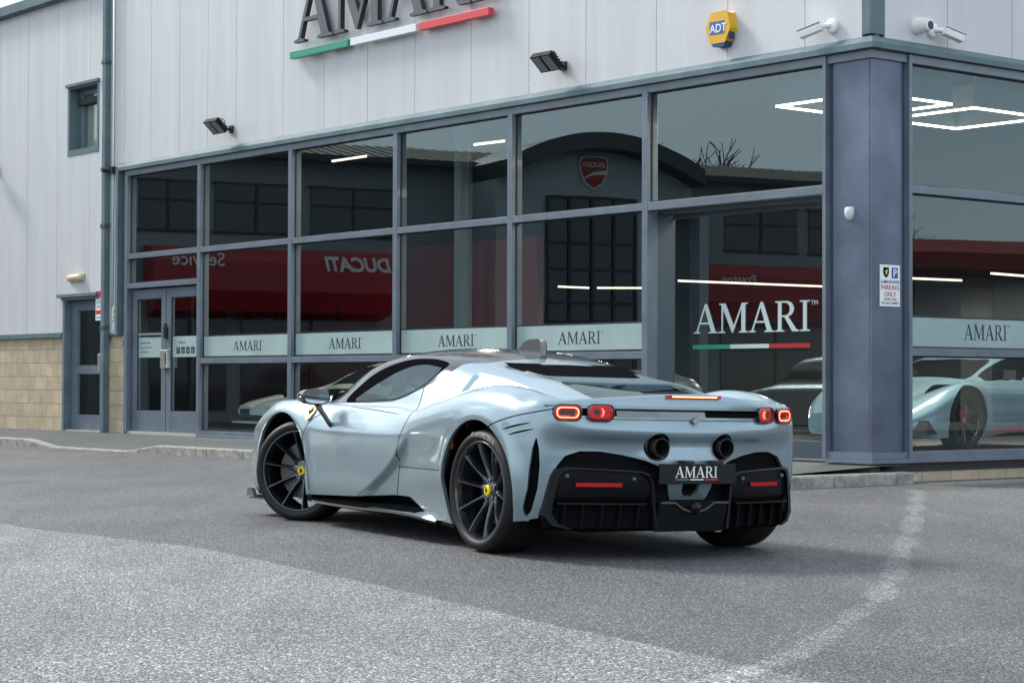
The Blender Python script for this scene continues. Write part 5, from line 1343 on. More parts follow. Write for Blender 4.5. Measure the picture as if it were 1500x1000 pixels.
# wing mirrors
for s in (1,-1):
    mb=MB(); f=lambda a,b,c: (a,s*b,c)
    vs=[]
    # stalk lofted from door to housing
    path=[((2.035,.925,.655),.034,.016),((2.055,.945,.70),.036,.017),((2.10,.975,.765),.042,.019),((2.13,.99,.81),.052,.022)]
    for (p,hw,ht) in path:
        for k in range(8):
            a=2*PI*k/8; vs.append((p[0]+hw*math.cos(a),s*(p[1]+ht*math.sin(a)),p[2]+.006*math.cos(a)))
    mb.add(vs,[(i*8+k,i*8+(k+1)%8,(i+1)*8+(k+1)%8,(i+1)*8+k) for i in range(3) for k in range(8)]+[tuple(range(8)),tuple(24+k for k in range(8))])
    cobj(mb,'mirror_stalk',M_gloss,smooth=True)
    # housing: superellipse sections along x (front to rear)
    secs=[(2.235,.01,.008,1.03,.845),(2.215,.055,.030,1.025,.845),(2.18,.085,.045,1.02,.846),(2.13,.098,.052,1.015,.847),(2.08,.100,.053,1.012,.847)]
    mb=MB(); n=20; vs=[]
    for x,hw,hh,yc,zc in secs:
        for k in range(n):
            a=2*PI*k/n; ca,sa=math.cos(a),math.sin(a); e=.72
            vs.append((x,s*(yc+hw*math.copysign(abs(ca)**e,ca)),zc+hh*math.copysign(abs(sa)**e,sa)))
    fs=[(i*n+k,i*n+(k+1)%n,(i+1)*n+(k+1)%n,(i+1)*n+k) for i in range(len(secs)-1) for k in range(n)]+[tuple(range(n))]
    mb.add(vs,fs)
    rim_=[(2.072,s*(1.012+.088*math.copysign(abs(math.cos(a))**.72,math.cos(a))),.847+.043*math.copysign(abs(math.sin(a))**.72,math.sin(a))) for a in [2*PI*k/n for k in range(n)]]
    base=len(mb.v); mb.add(rim_,[]); last=(len(secs)-1)*n
    mb.f+= [(last+k,last+(k+1)%n,base+(k+1)%n,base+k) for k in range(n)]; mb.mi+=[0]*n; mb.sm+=[False]*n
    hs=cobj(mb,'mirror_housing',M_gloss,angle=50)
    mb=MB(); mb.add(rim_,[tuple(range(n))]); mb.build('mirror_glass',mat('mirror_glass',(.8,.82,.84),.01,1),hs,recalc=False)
# shark fin aerial
mb=MB()
fin=[(1.19,1.165),(1.165,1.185),(1.11,1.222),(1.04,1.234),(.955,1.236),(.935,1.222),(.925,1.13),(1.15,1.14)]
vs=[(x,.024,z) for x,z in fin]+[(x,-.024,z) for x,z in fin]
mb.add(vs,[tuple(range(8)),tuple(range(15,7,-1))]+[(i,(i+1)%8,8+(i+1)%8,8+i) for i in range(8)])
cobj(mb,'aerial_fin',mat('fin_grey',(.13,.13,.132),.2,.3,coat=1),bevel=.010)
# fuel / charge flap outline
# wheels
def make_wheel(cx,cy,cz,rad,wid,steer,side,rr=.262):
    """axis y; outer face at +y in local"""
    W=bpy.data.objects.new('wheel',None); W.empty_display_size=.1; link(W,CAR); W.location=(cx,cy,cz); W.rotation_euler=(0,0,steer+(0 if side>0 else PI))
    hw=wid/2
    mb=MB(); 
    prof=[(rr-.012,hw-.03),(rr-.004,hw-.012),(rr+.010,hw-.004),(rr+.020,hw),(rad-.032,hw-.002),(rad-.018,hw-.012),(rad-.007,hw-.030),(rad,hw-.06),(rad+.001,0),(rad,-hw+.06),(rad-.01,-hw+.03),(rad-.04,-hw),(rr,-hw+.02)]
    mb.smooth=True; mb.lathe(prof,96,'y')
    ty=mb.build('tyre',M_tyre,W,angle=38)
    # tread grooves, circumferential dark strips raised lugs
    mb=MB(); n=60
    for k in range(n):
        a=2*PI*k/n; a2=a+2*PI/n*.80
        for (y0,y1,sk) in ((-hw+.055,-.055,.04),(.055,hw-.055,-.04),(hw-.05,hw-.022,-.01),(-hw+.022,-hw+.05,.01)):
            rr0=rad+.004 if abs(y0)<hw-.054 or abs(y1)<hw-.054 else rad-.004
            r1=rad-.018 if y1>hw-.03 else rr0; r0=rad-.018 if y0< -hw+.03 else rr0
            P=lambda an,y,r:(r*math.cos(an),y,r*math.sin(an))
            mb.add([P(a,y0,r0),P(a2,y0,r0),P(a2+sk,y1,r1),P(a+sk,y1,r1)],[(0,1,2,3)])
    for y0 in (-.04,.0,.04):
        mb.lathe([(rad+.004,y0-.014),(rad+.004,y0+.014)],60,'y')
    mb.build('tread',M_tyre,ty,recalc=False)
    # barrel
    mb=MB(); mb.smooth=True
    mb.lathe([(rr-.002,hw-.018),(rr-.006,hw-.012),(rr-.014,hw-.014),(rr-.020,hw-.03),(rr-.024,hw-.07),(rr-.03,0),(rr-.02,-hw+.02),(rr,-hw+.015)],72,'y')
    rim=mb.build('rim',M_rim,W,angle=30)
    mb=MB(); mb.lathe([(rr-.0005,hw-.020),(rr-.004,hw-.0105),(rr-.010,hw-.0115)],72,'y'); mb.build('rim_lip',M_rimedge,rim,smooth=True)
    # spokes: ten thin blades, dished towards the hub
    mb=MB(); dy=hw-.035
    for k in range(10):
        a=2*PI*(k+.25)/10
        def S(r,t,y,a=a): return (r*math.cos(a)-t*math.sin(a),y,r*math.sin(a)+t*math.cos(a))
        rs=[.045,.075,.11,.16,.21,rr-.014]; wt=[.030,.017,.0095,.008,.0085,.013]; yo=[dy-.052,dy-.046,dy-.036,dy-.018,dy-.002,dy+.012]; th=[.05,.045,.045,.045,.045,.05]
        vs=[]
        for r,w_,y_,h_ in zip(rs,wt,yo,th): vs+=[S(r,-w_*.35,y_),S(r,w_*.35,y_),S(r,w_,y_-.010),S(r,w_*1.5,y_-h_),S(r,-w_*1.5,y_-h_),S(r,-w_,y_-.010)]
        n=len(rs); fs=[(i*6+j,i*6+(j+1)%6,(i+1)*6+(j+1)%6,(i+1)*6+j) for i in range(n-1) for j in range(6)]+[tuple(range(6)),tuple((n-1)*6+j for j in range(6))]
        mb.add(vs,fs)
    mb.build('spokes',M_rim,rim,angle=30)
    mb=MB(); mb.lathe([(0,dy-.04),(.03,dy-.04),(.062,dy-.052),(.075,dy-.09),(.075,dy-.13)],40,'y'); 
    for k in range(5):
        a=2*PI*k/5+.3; c=(.050*math.cos(a),dy-.055,.050*math.sin(a)); 
        mb.lathe([(.0145,0),(.0145,.012),(.009,.013),(.008,.004),(0,.004)],10,'y',c=c)
    mb.build('hub',M_rim,rim,angle=30)
    mb=MB()
    for k in range(5):
        a=2*PI*k/5+.3; c=(.050*math.cos(a),dy-.0545,.050*math.sin(a)); mb.lathe([(.0150,.0125),(.011,.0148),(.0085,.0135)],14,'y',c=c)
    mb.build('wheel_bolts',mat('bolt_steel',(.35,.35,.36),.3,.9),rim,smooth=True)
    mb=MB(); mb.lathe([(0,dy-.026),(.026,dy-.027),(.031,dy-.032),(.031,dy-.05)],32,'y'); cap=mb.build('centre_cap',M_capy,rim,angle=30)
    hp=[(-.010,-.019),(-.004,-.006),(-.014,-.002),(-.008,.008),(-.002,.006),(.002,.016),(.009,.020),(.008,.012),(.014,.008),(.006,.002),(.010,-.004),(.004,-.006),(.008,-.018),(.000,-.010)]
    mb=MB(); mb.prism([(x*.95*(1),z*.95) for x,z in hp],dy-.0262,dy-.0245,'xz'); mb.build('cap_horse',M_blackm,cap)
    # brakes
    mb=MB(); mb.lathe([(.06,-.02),(.195,-.02),(.195,.012),(.06,.012)],48,'y'); mb.build('brake_disc',M_disc,W,angle=30)
    mb=MB(); a0=R(160) if side>0 else R(20)
    vs=[]
    for k in range(9):
        a=a0-.38+.76*k/8
        for r,y in ((.135,-.05),(.215,-.05),(.215,.045),(.135,.045)): vs.append((r*math.cos(a),y,r*math.sin(a)))
    mb.add(vs,[(k*4+j,k*4+(j+1)%4,(k+1)*4+(j+1)%4,(k+1)*4+j) for k in range(8) for j in range(4)]+[(0,1,2,3),(32,33,34,35)]); mb.build('brake_caliper',M_caliper,W,bevel=.004)
    return W,ty,hw,rad,rr
ws=[make_wheel(2.655,.80,.343,.343,.255,R(33),1,.276),make_wheel(2.655,-.80,.343,.343,.255,R(33),-1,.276),make_wheel(.03,.826,.348,.348,.315,0,1,.284),make_wheel(.03,-.826,.348,.348,.315,0,-1,.284)]
# sidewall lettering
M_side=mat('sidewall_letters',(.30,.30,.30),.6)
for (W,ty,hw,rad,rr),cent,rev in ((ws[2],R(100),1),):
    mb=MB(); s_='MICHELIN'
    for k,ch in enumerate(s_):
        a=cent-.24+.48*(k/(len(s_)-1)); r0=rr+.020
        g_=text_geo(ch,.036,0,'CENTER',bold=.001)
        rt=Vector((-math.sin(a),0,math.cos(a)))*-1 if False else Vector((-math.sin(a),0,math.cos(a))) ; up=Vector((math.cos(a),0,math.sin(a)))
        # viewed from +y side x axis runs to the left
        org=Vector((math.cos(a)*r0,hw+.0012,math.sin(a)*r0))
        v_=[tuple(org+rt*p[0]+up*p[1]) for p in g_[0]]; mb.add(v_,g_[1],raw=True)
    for da in (-.36,.36):
        for i in range(3):
            for j in range(2):
                a=cent+da+(i-1)*.035; r=rr+.028+j*.014+(i%2)*.005; c=Vector((math.cos(a)*r,hw+.001,math.sin(a)*r)); mb.add([(c.x-.004,c.y,c.z-.004),(c.x+.004,c.y,c.z-.004),(c.x+.004,c.y,c.z+.004),(c.x-.004,c.y,c.z+.004)],[(0,1,2,3)])
    mb.build('sidewall_lettering',M_side,ty,recalc=False)
# ---- rear end
def rearpt(y,z,off=0):
    """point on the rear shell at lateral y, height z (left half), found on the fine grid"""
    g=G[290:,:80]; d=(np.abs(g[...,1]-abs(y))*1.0)**2+(g[...,2]-z)**2; i,j=np.unravel_index(np.argmin(d),d.shape); return g[i,j]
ysr=np.array([0,.2,.4,.6,.745,.80,.88]); 
def planx(y): return float(np.interp(abs(y),[0,.2,.4,.60,.77,.885,.955],[-.695,-.683,-.65,-.59,-.535,-.465,-.36]))
def plan_ang(y):
    h=.03; s=(planx(y+h)-planx(y-h))/(2*h); return math.atan(s)
# dark grille behind the slot
mb=MB(); ys=np.linspace(-.86,.86,41)
for a,b in zip(ys,ys[1:]):
    mb.add([(planx(a)+.035,a,.772),(planx(b)+.035,b,.772),(planx(b)+.035,b,.842),(planx(a)+.035,a,.842)],[(0,1,2,3)])
    mb.add([(planx(a)+.002,a,.772),(planx(b)+.002,b,.772),(planx(b)+.035,b,.775),(planx(a)+.035,a,.775)],[(0,1,2,3)])
    mb.add([(planx(a)+.002,a,.842),(planx(b)+.002,b,.842),(planx(b)+.035,b,.840),(planx(a)+.035,a,.840)],[(0,1,2,3)])
cobj(mb,'rear_grille',M_blackm,recalc=False)
mb=MB(); 
for a,b in zip(ys,ys[1:]):
    if -.12<a and b<.50: mb.add([(planx(a)+.012,a,.780),(planx(b)+.012,b,.780),(planx(b)+.030,b,.834),(planx(a)+.030,a,.834)],[(0,1,2,3)])
cobj(mb,'grille_glint',mat('grille_gloss',(.20,.205,.21),.05,.9),smooth=True,recalc=False)  # white reflection put in as bright metal over one stretch of grille
# lamps
def lamp(y,z,w_,h_,kind):
    s=1 if y>0 else -1; ang=plan_ang(abs(y)); x0=planx(y)
    def f(a,b,c): # a outward(-x), b lateral (outboard +), c up
        ca,sa=math.cos(ang),math.sin(ang)
        return (x0 - a*ca + b*sa, y + s*(b*ca + a*sa), z+c)
    def oct_(w,h,ch):
        r=max(min(ch*1.15,h*.44,w*.44),.002); o=[]
        for cx_,cz_,a0 in ((w/2-r,-h/2+r,-90),(w/2-r,h/2-r,0),(-w/2+r,h/2-r,90),(-w/2+r,-h/2+r,180)):
            for k in range(4): a=R(a0+30*k); o.append((cx_+r*math.cos(a),cz_+r*math.sin(a)))
        return o
    def ring(mb,w0,h0,c0,w1,h1,c1,d0,d1):
        A=oct_(w0,h0,c0);B_=oct_(w1,h1,c1); mb.add([(d0,p,q) for p,q in A]+[(d1,p,q) for p,q in B_],[(i,(i+1)%16,16+(i+1)%16,16+i) for i in range(16)])
    T=bpy.data.objects.new('tail_light',None); link(T,CAR)
    mb=MB(f); ch=h_*.33
    mb.add([(-.04,p,q) for p,q in oct_(w_,h_,ch)]+[(.008,p,q) for p,q in oct_(w_,h_,ch)],[(i,(i+1)%16,16+(i+1)%16,16+i) for i in range(16)]+[tuple(range(16))])
    ring(mb,w_,h_,ch,w_-.010,h_-.010,ch-.003,.008,.011); ring(mb,w_-.010,h_-.010,ch-.003,w_-.016,h_-.016,ch-.004,.011,-.002)
    mb.build('bezel',M_gloss,T)
    mb=MB(f); ring(mb,w_-.016,h_-.016,ch-.004,w_-.034,h_-.032,ch-.008,.004,.007); mb.build('red_lens',M_lred,T)
    if kind=='ring':
        mb=MB(f); ring(mb,w_-.034,h_-.032,ch-.008,w_-.050,h_-.046,ch-.012,.0075,.0085); mb.build('light_ring',M_lglow,T)
        mb=MB(f); ring(mb,w_-.039,h_-.037,ch-.009,w_-.045,h_-.042,ch-.011,.0095,.0095); mb.build('light_core',M_lglow2,T)
        mb=MB(f); ring(mb,w_-.050,h_-.046,ch-.012,w_-.075,h_-.066,.008,.006,-.004); mb.build('red_lens',M_lred,T)
        mb=MB(f); mb.add([(-.004,p,q) for p,q in oct_(w_-.075,h_-.066,.008)],[tuple(range(16))]); mb.build('dark_core',M_ldark,T)
    else:
        mb=MB(f); mb.add([(.002,p,q) for p,q in oct_(w_-.034,h_-.032,ch-.008)],[tuple(range(16))]); mb.build('red_lens',M_lred,T)
        # crescent glow
        mb=MB(f); n=10; cx_=-.005*s
        pts=[]
        for k in range(n+1):
            a=-1.15+2.3*k/n; 
            pts.append((.0045, s*-1*(-.006)+( .026*math.cos(a))*(-1), .026*math.sin(a)))
        for k in range(n+1):
            a=1.15-2.3*k/n; pts.append((.0045, .006-.016*math.cos(a)*(1), .024*math.sin(a)))
        mb.add(pts,[tuple(range(len(pts)))]); mb.build('light_crescent',M_lglow,T)
        mb=MB(f); mb.add([(.0035,p+.022,q) for p,q in oct_(.036,.030,.008)],[tuple(range(16))]); mb.build('dark_core',M_ldark,T)
    return T
for s in (1,-1):
    lamp(s*.752,.803,.162,.094,'ring'); lamp(s*.572,.807,.158,.094,'crescent')
# third brake light
mb=MB(); n=12; ys_=np.linspace(-.185,.185,n+1)
def sx(y): return planx(y)-.004
for a,b in zip(ys_,ys_[1:]):
    mb.add([(sx(a)+.022,a,.889),(sx(b)+.022,b,.889),(sx(b)+.010,b,.906),(sx(a)+.010,a,.906),(sx(a)+.03,a,.914),(sx(b)+.03,b,.914)],[(0,1,2,3),(3,2,5,4)])
# simple prism hugging the lip
mb=MB(); 
for a,b in zip(ys_,ys_[1:]):
    mb.box(min(sx(a),sx(b))+.004,sx(0)+.05,a,b,.893,.911)
cobj(mb,'high_brake_light',M_lred)
mb=MB()
for a,b in zip(ys_[1:-1],ys_[2:-1]): mb.box(min(sx(a),sx(b))+.0025,sx(0)+.03,a,b,.898,.906)
cobj(mb,'brake_light_strip',M_lglow2)
# exhausts
for s in (1,-1):
    T=bpy.data.objects.new('exhaust_pipe',None); link(T,CAR); c=(0,s*.224,.62)
    mb=MB(); mb.lathe([(.078,-.645),(.074,-.655),(.066,-.652),(.062,-.60),(.062,-.50)],40,'x',c=c); mb.build('surround',M_black,T,angle=40)
    mb=MB(); mb.lathe([(.043,-.50),(.045,-.69),(.048,-.697),(.052,-.697),(.054,-.69),(.054,-.50)],40,'x',c=(0,s*.224,.618)); mb.build('tip',mat('exhaust_dark',(.05,.05,.052),.35,.8),T,angle=40)
    mb=MB(); mb.lathe([(.0,-.56),(.046,-.56)],30,'x',c=c); mb.lathe([(.0,-.52),(.08,-.52)],30,'x',c=c); mb.build('bore',M_blackm,T)
# badge
hp=[(-.014,-.030),(-.006,-.012),(-.020,-.006),(-.022,.010),(-.012,.004),(-.006,.010),(.004,.028),(.012,.032),(.020,.026),(.012,.020),(.022,.010),(.026,-.002),(.012,.004),(.014,-.010),(.006,-.012),(.012,-.030),(.002,-.020),(-.004,-.016)]
mb=MB(lambda a,b,c:(-.700+b,-a*.95,.768+c*.95)); mb.prism(hp,-.004,.003); cobj(mb,'horse_badge',M_chrome)
# lower rear: recessed black surface
mb=MB(); ys=np.linspace(-.84,.84,43)
prof=[(.66,.06),(.52,.075),(.40,.065),(.25,.05),(.17,.06),(.15,.10)]
for a,b in zip(ys,ys[1:]):
    for (z0,o0),(z1,o1) in zip(prof,prof[1:]): mb.add([(planx(a)+o0,a,z0),(planx(b)+o0,b,z0),(planx(b)+o1,b,z1),(planx(a)+o1,a,z1)],[(0,1,2,3)])
cobj(mb,'rear_lower_panel',M_blackm,smooth=True,recalc=False)
# diffuser boxes
for s in (1,-1):
    T=bpy.data.objects.new('diffuser',None); link(T,CAR)
    # outline (y outboard, z) of outer edge
    O=[(.235,.165),(.252,.30),(.262,.43),(.285,.465),(.33,.485),(.55,.497),(.76,.505),(.80,.495),(.825,.455),(.845,.36),(.862,.24),(.82,.185),(.74,.165)]
    I=[(.252,.165),(.270,.30),(.280,.425),(.300,.452),(.34,.470),(.55,.482),(.74,.489),(.775,.480),(.797,.445),(.812,.36),(.825,.25),(.79,.195),(.72,.168)]
    def X(y,o): return planx(min(y,.87))-o
    mb=MB(lambda a,b,c:(a,s*b,c)); n=len(O)
    rows=[[(X(y,-.08),y,z) for y,z in O],[(X(y,.012),y,z) for y,z in O],[(X(y,.018),(y+yi)/2,(z+zi)/2) for (y,z),(yi,zi) in zip(O,I)],[(X(y,.012),y,z) for y,z in I],[(X(y,-.012),y,z) for y,z in I]]
    vs=[p for r_ in rows for p in r_]; fs=[(i*n+k,i*n+k+1,(i+1)*n+k+1,(i+1)*n+k) for i in range(4) for k in range(n-1)]
    mb.add(vs,fs); mb.build('diffuser_frame',M_diff,T,angle=40)
    # face above shelf
    mb=MB(lambda a,b,c:(a,s*b,c)); yy=np.linspace(.262,.83,16)
    top=lambda y: float(np.interp(y,[.262,.28,.30,.34,.55,.74,.775,.797,.83],[.38,.425,.452,.470,.482,.489,.480,.445,.40]))
    for a,b in zip(yy,yy[1:]):
        mb.add([(X(a,-.012),a,top(a)),(X(b,-.012),b,top(b)),(X(b,-.016),b,.345),(X(a,-.016),a,.345),(X(b,-.055),b,.312),(X(a,-.055),a,.312)],[(0,1,2,3),(3,2,4,5)])
    mb.build('diffuser_face',M_diff,T,smooth=True,recalc=False)
    mb=MB(lambda a,b,c:(a,s*b,c)); yy=np.linspace(.31,.80,12)
    for a,b in zip(yy,yy[1:]):
        mb.add([(X(a,.012),a,.309),(X(b,.012),b,.309),(X(b,-.06),b,.312),(X(a,-.06),a,.312),(X(a,.012),a,.301),(X(b,.012),b,.301),(X(b,-.06),b,.300),(X(a,-.06),a,.300)],[(0,1,2,3),(4,5,6,7),(0,1,5,4)])
    mb.build('shelf',M_diff,T)
    for y in (.345,.45,.55,.655,.755):
        mb=MB(lambda a,b,c:(a,s*b,c)); mb.prism([(X(y,.004),.30),(X(y,-.02),.168),(X(y,-.10),.168),(X(y,-.08),.30)],y-.0035,y+.0035,'xz'); mb.build('fin',M_diff,T)
    mb=MB(lambda a,b,c:(a,s*b,c)); yy=np.linspace(.445,.700,8)
    for a,b in zip(yy,yy[1:]): mb.add([(X(a,.000),a,.398),(X(b,.000),b,.398),(X(b,.0),b,.420),(X(a,.0),a,.420),(X(a,-.02),a,.398),(X(b,-.02),b,.398),(X(b,-.02),b,.420),(X(a,-.02),a,.420)],[(0,1,2,3),(0,1,5,4),(3,2,6,7)])
    mb.build('reflector',M_refl,T)
    for y,z in ((.375,.442),(.745,.455)):
        mb=MB(); mb.lathe([(0,-.008),(.010,-.008),(.013,-.003),(.013,.02)],16,'x',c=(X(y,-.002),s*y,z)); mb.build('sensor',mat('sensor_grey',(.06,.065,.075),.25,coat=.5),T,smooth=True)
# central keel
mb=MB()
mb.prism([(-.70,.315),(-.64,.315),(-.64,.15),(-.66,.15)],-.235,.235,'xz')
cobj(mb,'centre_diffuser',M_diff)
mb=MB(); pts=[(-.235,.318),(-.135,.318),(-.085,.285),(-.04,.27),(.04,.27),(.085,.285),(.135,.318),(.235,.318)]
for (a,za),(b,zb_) in zip(pts,pts[1:]): mb.add([(-.712,a,za),(-.712,b,zb_),(-.712,b,zb_-.010),(-.712,a,za-.010),(-.62,a,za),(-.62,b,zb_),(-.62,b,zb_-.01),(-.62,a,za-.01)],[(0,1,2,3),(0,1,5,4),(3,2,6,7)])
cobj(mb,'diffuser_lip',mat('lip_grey',(.05,.053,.058),.3,coat=.5))
mb=MB(); mb.lathe([(0,-.735),(.028,-.73),(.034,-.715),(.034,-.66)],24,'x',c=(0,0,.285)); cobj(mb,'tow_cover',M_diff,smooth=True)
# number plate
PL=bpy.data.objects.new('number_plate',None); link(PL,CAR); PL.location=(-.728,0,.474)
mb=MB(); mb.box(-.004,.006,-.262,.262,-.056,.056); mb.build('plate',mat('plate_black',(.010,.010,.011),.4,spec=.25),PL,bevel=.002)
mb=MB()
for vs,fs in amari_geo(.29,.062,.0012): 
    v,f=place((vs,fs),(-.0052,.145+.012,-.020),(0,-1,0),ZU); mb.add(v,f,raw=True)
mb.build('plate_lettering',M_white,PL,recalc=False)
for y0,y1,m_ in ((.157,.060,M_green),(.052,-.038,M_white),(-.046,-.138,M_red)):
    mb=MB(); mb.box(-.0058,-.0042,y1,y0,-.0345,-.0285); mb.build('plate_stripe',m_,PL)
for y in (.075,-.125):
    mb=MB(); mb.box(-.03,.04,y-.035,y+.035,.058,.075); mb.build('plate_lamp',M_black,PL,bevel=.005)
mb=MB(); mb.box(.0062,.05,-.20,.20,-.05,.05); mb.build('plate_holder',M_blackm,PL)
# fender crest, left and right
for s in (1,-1):
    g=shell.V; d=(g[:,0]-2.37)**2+(g[:,2]-.742)**2+(g[:,1]<.5)*10; i=int(np.argmin(d)); c=Vector(shell.V[i]); nn=Vector(shell.N[i]); c.y*=s; nn.y*=s
    c+=nn*.007
    up=(ZU-nn*nn.z).normalized(); rt=up.cross(nn)
    pts=[(-.045,.035),(.0,.055),(.045,.050),(.050,.0),(.028,-.05),(-.004,-.072),(-.034,-.045),(-.050,-.005)]
    mb=MB(lambda a,b,c_:tuple(c+rt*a+nn*b+up*c_)); mb.prism(pts,.0,.002); o=cobj(mb,'shield_badge',mat('crest_gold',(.50,.42,.16),.35,.3))
    mb=MB(lambda a,b,c_:tuple(c+rt*a+nn*b+up*c_)); mb.prism([(a*1.2,b*1.0) for a,b in hp],.002,.0035); mb.build('shield_horse',M_blackm,o)
# headlamps on the nose
for s in (1,-1):
    mb=MB(); mb.prism([(3.20,s*.86),(3.42,s*.64),(3.46,s*.55),(3.40,s*.60),(3.10,s*.84)],.60,.66,'xy'); cobj(mb,'headlight',M_gloss)
CARDONE=True

# show cars inside: (x, W, zsill, zshoulder, ybelt, zbelt, yroof, zroof)
def onA(u,d,z=.195): return FA(u,d,z)
wedge=[(2.25,.86,.30,.42,.70,.43,.4,.44),(2.1,.92,.22,.47,.76,.48,.5,.49),(1.7,.97,.16,.56,.80,.57,.55,.57),(1.35,1.0,.16,.63,.82,.64,.6,.635),(.95,1.0,.16,.67,.82,.69,.66,.71),(.5,1.0,.16,.70,.82,.74,.60,.93),(0.05,1.0,.16,.73,.80,.78,.52,1.08),(-.5,1.0,.16,.77,.78,.84,.52,1.09),(-1.0,1.02,.16,.82,.74,.88,.50,1.02),(-1.5,1.02,.18,.85,.70,.88,.50,.95),(-2.1,.96,.3,.83,.66,.85,.5,.86)]
M_pearl=paint_mat('pearl_white_paint',(.62,.68,.63),.2,.3,.1)
t=show_car('wedge_sports_car','pearl white wedge shaped sports car inside the showroom, nose at the left window',wedge,M_pearl,onA(11.75,-2.75),(nA*1.0+dA*.10).normalized(),(1.35,-1.15),.32)
for s in (1,-1):
    mb=MB(); mb.prism([(2.255,.30),(2.262,.30),(2.262,.385),(2.255,.385)],s*.62-.15,s*.62+.15,'xz'); mb.box(2.25,2.262,s*.62-.15,s*.62+.15,.30,.385) if False else None
    mb.build('indicator_lamp',M_black,t)
    mb=MB(); mb.box(2.24,2.256,s*.62-.14,s*.62+.14,.31,.375); mb.build('lamp_lens',mat('lens_clear',(.5,.5,.48),.1,coat=1),t)
    mb=MB(); mb.add([(1.55,s*.35,.605),(1.30,s*.35,.665),(1.30,s*.62,.665),(1.50,s*.60,.612)],[(0,1,2,3)]); mb.build('bonnet_vent',M_blackm,t,recalc=False)
    mb=MB(); mb.box(2.15,2.28,s*.5-.22,s*.5+.22,.20,.26); mb.build('lower_intake',M_blackm,t)
mb=MB(); mb.prism([(2.1,.16),(2.36,.18),(2.36,.205),(2.1,.22)],-.84,.84,'xz'); mb.build('bumper_lip',M_pearl,t)
por=[(2.2,.62,.30,.50,.5,.52,.3,.53),(2.05,.82,.2,.60,.68,.62,.4,.60),(1.7,.90,.16,.74,.74,.76,.5,.69),(1.35,.93,.16,.80,.76,.81,.55,.75),(.95,.92,.16,.80,.76,.82,.62,.82),(.55,.91,.16,.80,.78,.85,.62,1.02),(.1,.91,.16,.82,.78,.88,.55,1.24),(-.4,.92,.16,.85,.76,.92,.55,1.29),(-.9,.95,.16,.88,.74,.95,.55,1.22),(-1.4,.96,.18,.88,.72,.92,.5,1.05),(-1.9,.90,.25,.80,.66,.84,.45,.87),(-2.15,.75,.35,.62,.55,.66,.4,.68)]
M_silv=paint_mat('silver_paint',(.38,.41,.40),.2,.3,.6)
t=show_car('round_lamp_coupe','silver coupe with oval headlights inside the showroom, behind the sports car mirror',por,M_silv,onA(8.35,-2.9),(nA+dA*.12).normalized(),(1.35,-1.1),.335)
for s in (1,-1):
    mb=MB(); mb.lathe([(0,.06),(.10,.05),(.135,.01),(.14,-.05)],24,'x',c=(1.76,s*.68,.70)); mb.build('headlight',mat('lens_clear2',(.25,.28,.30),.03,.4,coat=1),t,smooth=True)
    mb=MB(); mb.lathe([(.134,.014),(.155,.0),(.16,-.06)],24,'x',c=(1.76,s*.68,.70)); mb.build('headlight_ring',M_black,t,smooth=True)
hur=[(2.2,.70,.18,.42,.6,.43,.4,.44),(1.95,.86,.16,.56,.72,.58,.45,.57),(1.6,.93,.16,.72,.78,.73,.5,.68),(1.25,.95,.16,.80,.80,.80,.55,.75),(.85,.94,.16,.78,.80,.80,.62,.84),(.3,.93,.2,.76,.78,.82,.58,1.03),(-.2,.93,.2,.77,.77,.84,.54,1.15),(-.6,.94,.2,.80,.76,.88,.52,1.15),(-1.05,.96,.2,.86,.72,.92,.5,1.08),(-1.5,.97,.16,.88,.70,.90,.5,.98),(-2.0,.92,.3,.82,.62,.84,.4,.86)]
M_blue2=paint_mat('pale_blue_paint',(.30,.45,.53),.2,.3,.3)
t=show_car('blue_sports_car','pale blue sports car with black wheels and red trim line behind the side window',hur,M_blue2,FB(3.75+1.25,-2.95,.195),(-dB+nB*.13).normalized(),(1.28,-1.34),.36,{'cap':M_red})
mb=MB(); mb.prism([(.86,.205),(-.9,.27),(-.9,.29),(.86,.225)],.938,.955,'xz'); mb.build('red_trim',M_red,t)
for s in (1,-1):
    mb=MB(); mb.box(1.20,1.36,s*.89-.06,s*.89-.02,.42,.52); mb.build('brake_caliper',M_caliper,t)
    mb=MB(); mb.prism([(.55,.84),(.40,.84),(.36,.93),(.52,.95)],s*.95,s*1.12,'xz') ; mb.build('mirror_housing',M_black,t,bevel=.01)
mb=MB(); mb.prism([(1.92,.20),(2.18,.20),(2.1,.36)],.70,.90,'xz'); mb.build('front_intake',M_black,t)
avn=[(2.25,.80,.20,.44,.7,.45,.4,.46),(2.0,.94,.16,.55,.76,.56,.5,.56),(1.6,.99,.16,.66,.80,.68,.55,.66),(1.2,1.0,.16,.72,.80,.74,.6,.74),(.8,1.0,.16,.74,.80,.77,.62,.86),(.2,1.0,.16,.76,.76,.82,.55,1.06),(-.3,1.0,.16,.80,.74,.86,.5,1.12),(-.9,1.02,.18,.86,.7,.9,.5,1.06),(-1.5,1.02,.2,.88,.66,.88,.45,.95),(-2.1,.95,.3,.84,.6,.84,.4,.86)]
M_gun=paint_mat('gunmetal_paint',(.20,.18,.14),.2,.3,.5)
t=show_car('grey_sports_car','gunmetal sports car with a red stripe parked across the yard, mirrored beside the corner column',avn,M_gun,V(.35,21.9,0.0),(NvR+dA*.0-EvR*.22).normalized(),(1.3,-1.35),.34)
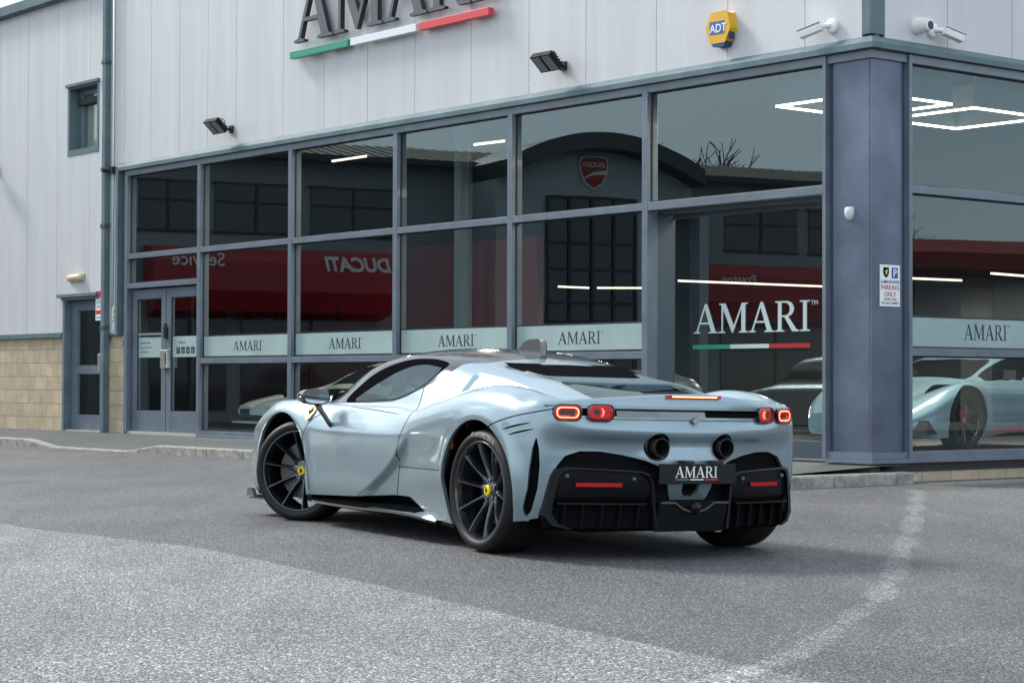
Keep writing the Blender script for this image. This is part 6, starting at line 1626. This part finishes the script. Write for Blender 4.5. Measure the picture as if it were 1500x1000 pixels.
for s in (1,-1):
    mb=MB(); mb.add([(2.262,s*.12,.36),(2.262,s*.42,.40),(2.262,s*.72,.40),(2.262,s*.66,.30),(2.262,s*.16,.27)],[(0,1,2,3,4)]); mb.build('front_intake',M_black,t,recalc=False)
    mb=MB(); mb.add([(2.02,s*.70,.575),(1.70,s*.86,.67),(1.62,s*.90,.68),(1.90,s*.90,.58)],[(0,1,2,3)]); mb.build('headlight',mat('lens_dark',(.03,.03,.03),.05,coat=1),t,recalc=False)
mb=MB()
pts=[(2.18,.50,.505),(1.9,.44,.605),(1.5,.38,.693),(1.15,.34,.76)]
for a,b in zip(pts,pts[1:]): mb.add([(a[0],a[1],a[2]),(b[0],b[1],b[2]),(b[0],b[1]+.05,b[2]),(a[0],a[1]+.07,a[2])],[(0,1,2,3)])
mb.build('red_stripe',M_red,t,recalc=False)
mb=MB(); mb.lathe([(0,.0),(.04,.0)],20,'x',c=(2.266,0,.37)); mb.build('nose_badge',M_capy,t,recalc=False)
# hatchback parked across the yard (mirrored in the recessed door)
hatch=[(1.95,.72,.30,.62,.6,.66,.4,.67),(1.75,.84,.2,.74,.70,.78,.5,.76),(1.2,.87,.18,.86,.74,.88,.6,.86),(.75,.87,.18,.90,.76,.93,.66,.97),(.25,.87,.18,.92,.76,.96,.58,1.36),(-.4,.87,.18,.93,.76,.97,.58,1.47),(-1.2,.87,.18,.94,.76,.98,.58,1.46),(-1.6,.86,.2,.94,.74,.98,.58,1.40),(-1.88,.82,.28,.92,.72,.95,.60,1.05),(-1.98,.78,.35,.80,.66,.86,.5,.90)]
t=show_car('silver_hatchback','silver hatchback parked across the yard with its tail to the showroom',hatch,M_silv,V(2.9,14.7,0.0),-Vector(NvR),(1.25,-1.25),.31,skirt=.22)
for s in (1,-1):
    mb=MB(); mb.box(-1.97,-1.86,s*.70-.07,s*.70+.07,.72,.90); mb.build('tail_light',M_lred,t,bevel=.02)
mb=MB(); mb.box(-2.02,-1.9,-.80,.80,.36,.52); mb.build('rear_bumper',mat('bumper_grey',(.28,.3,.3),.5),t,bevel=.03)
mb=MB(); mb.box(-2.03,-2.02,-.26,.26,.54,.65); mb.build('number_plate',M_yellow,t)
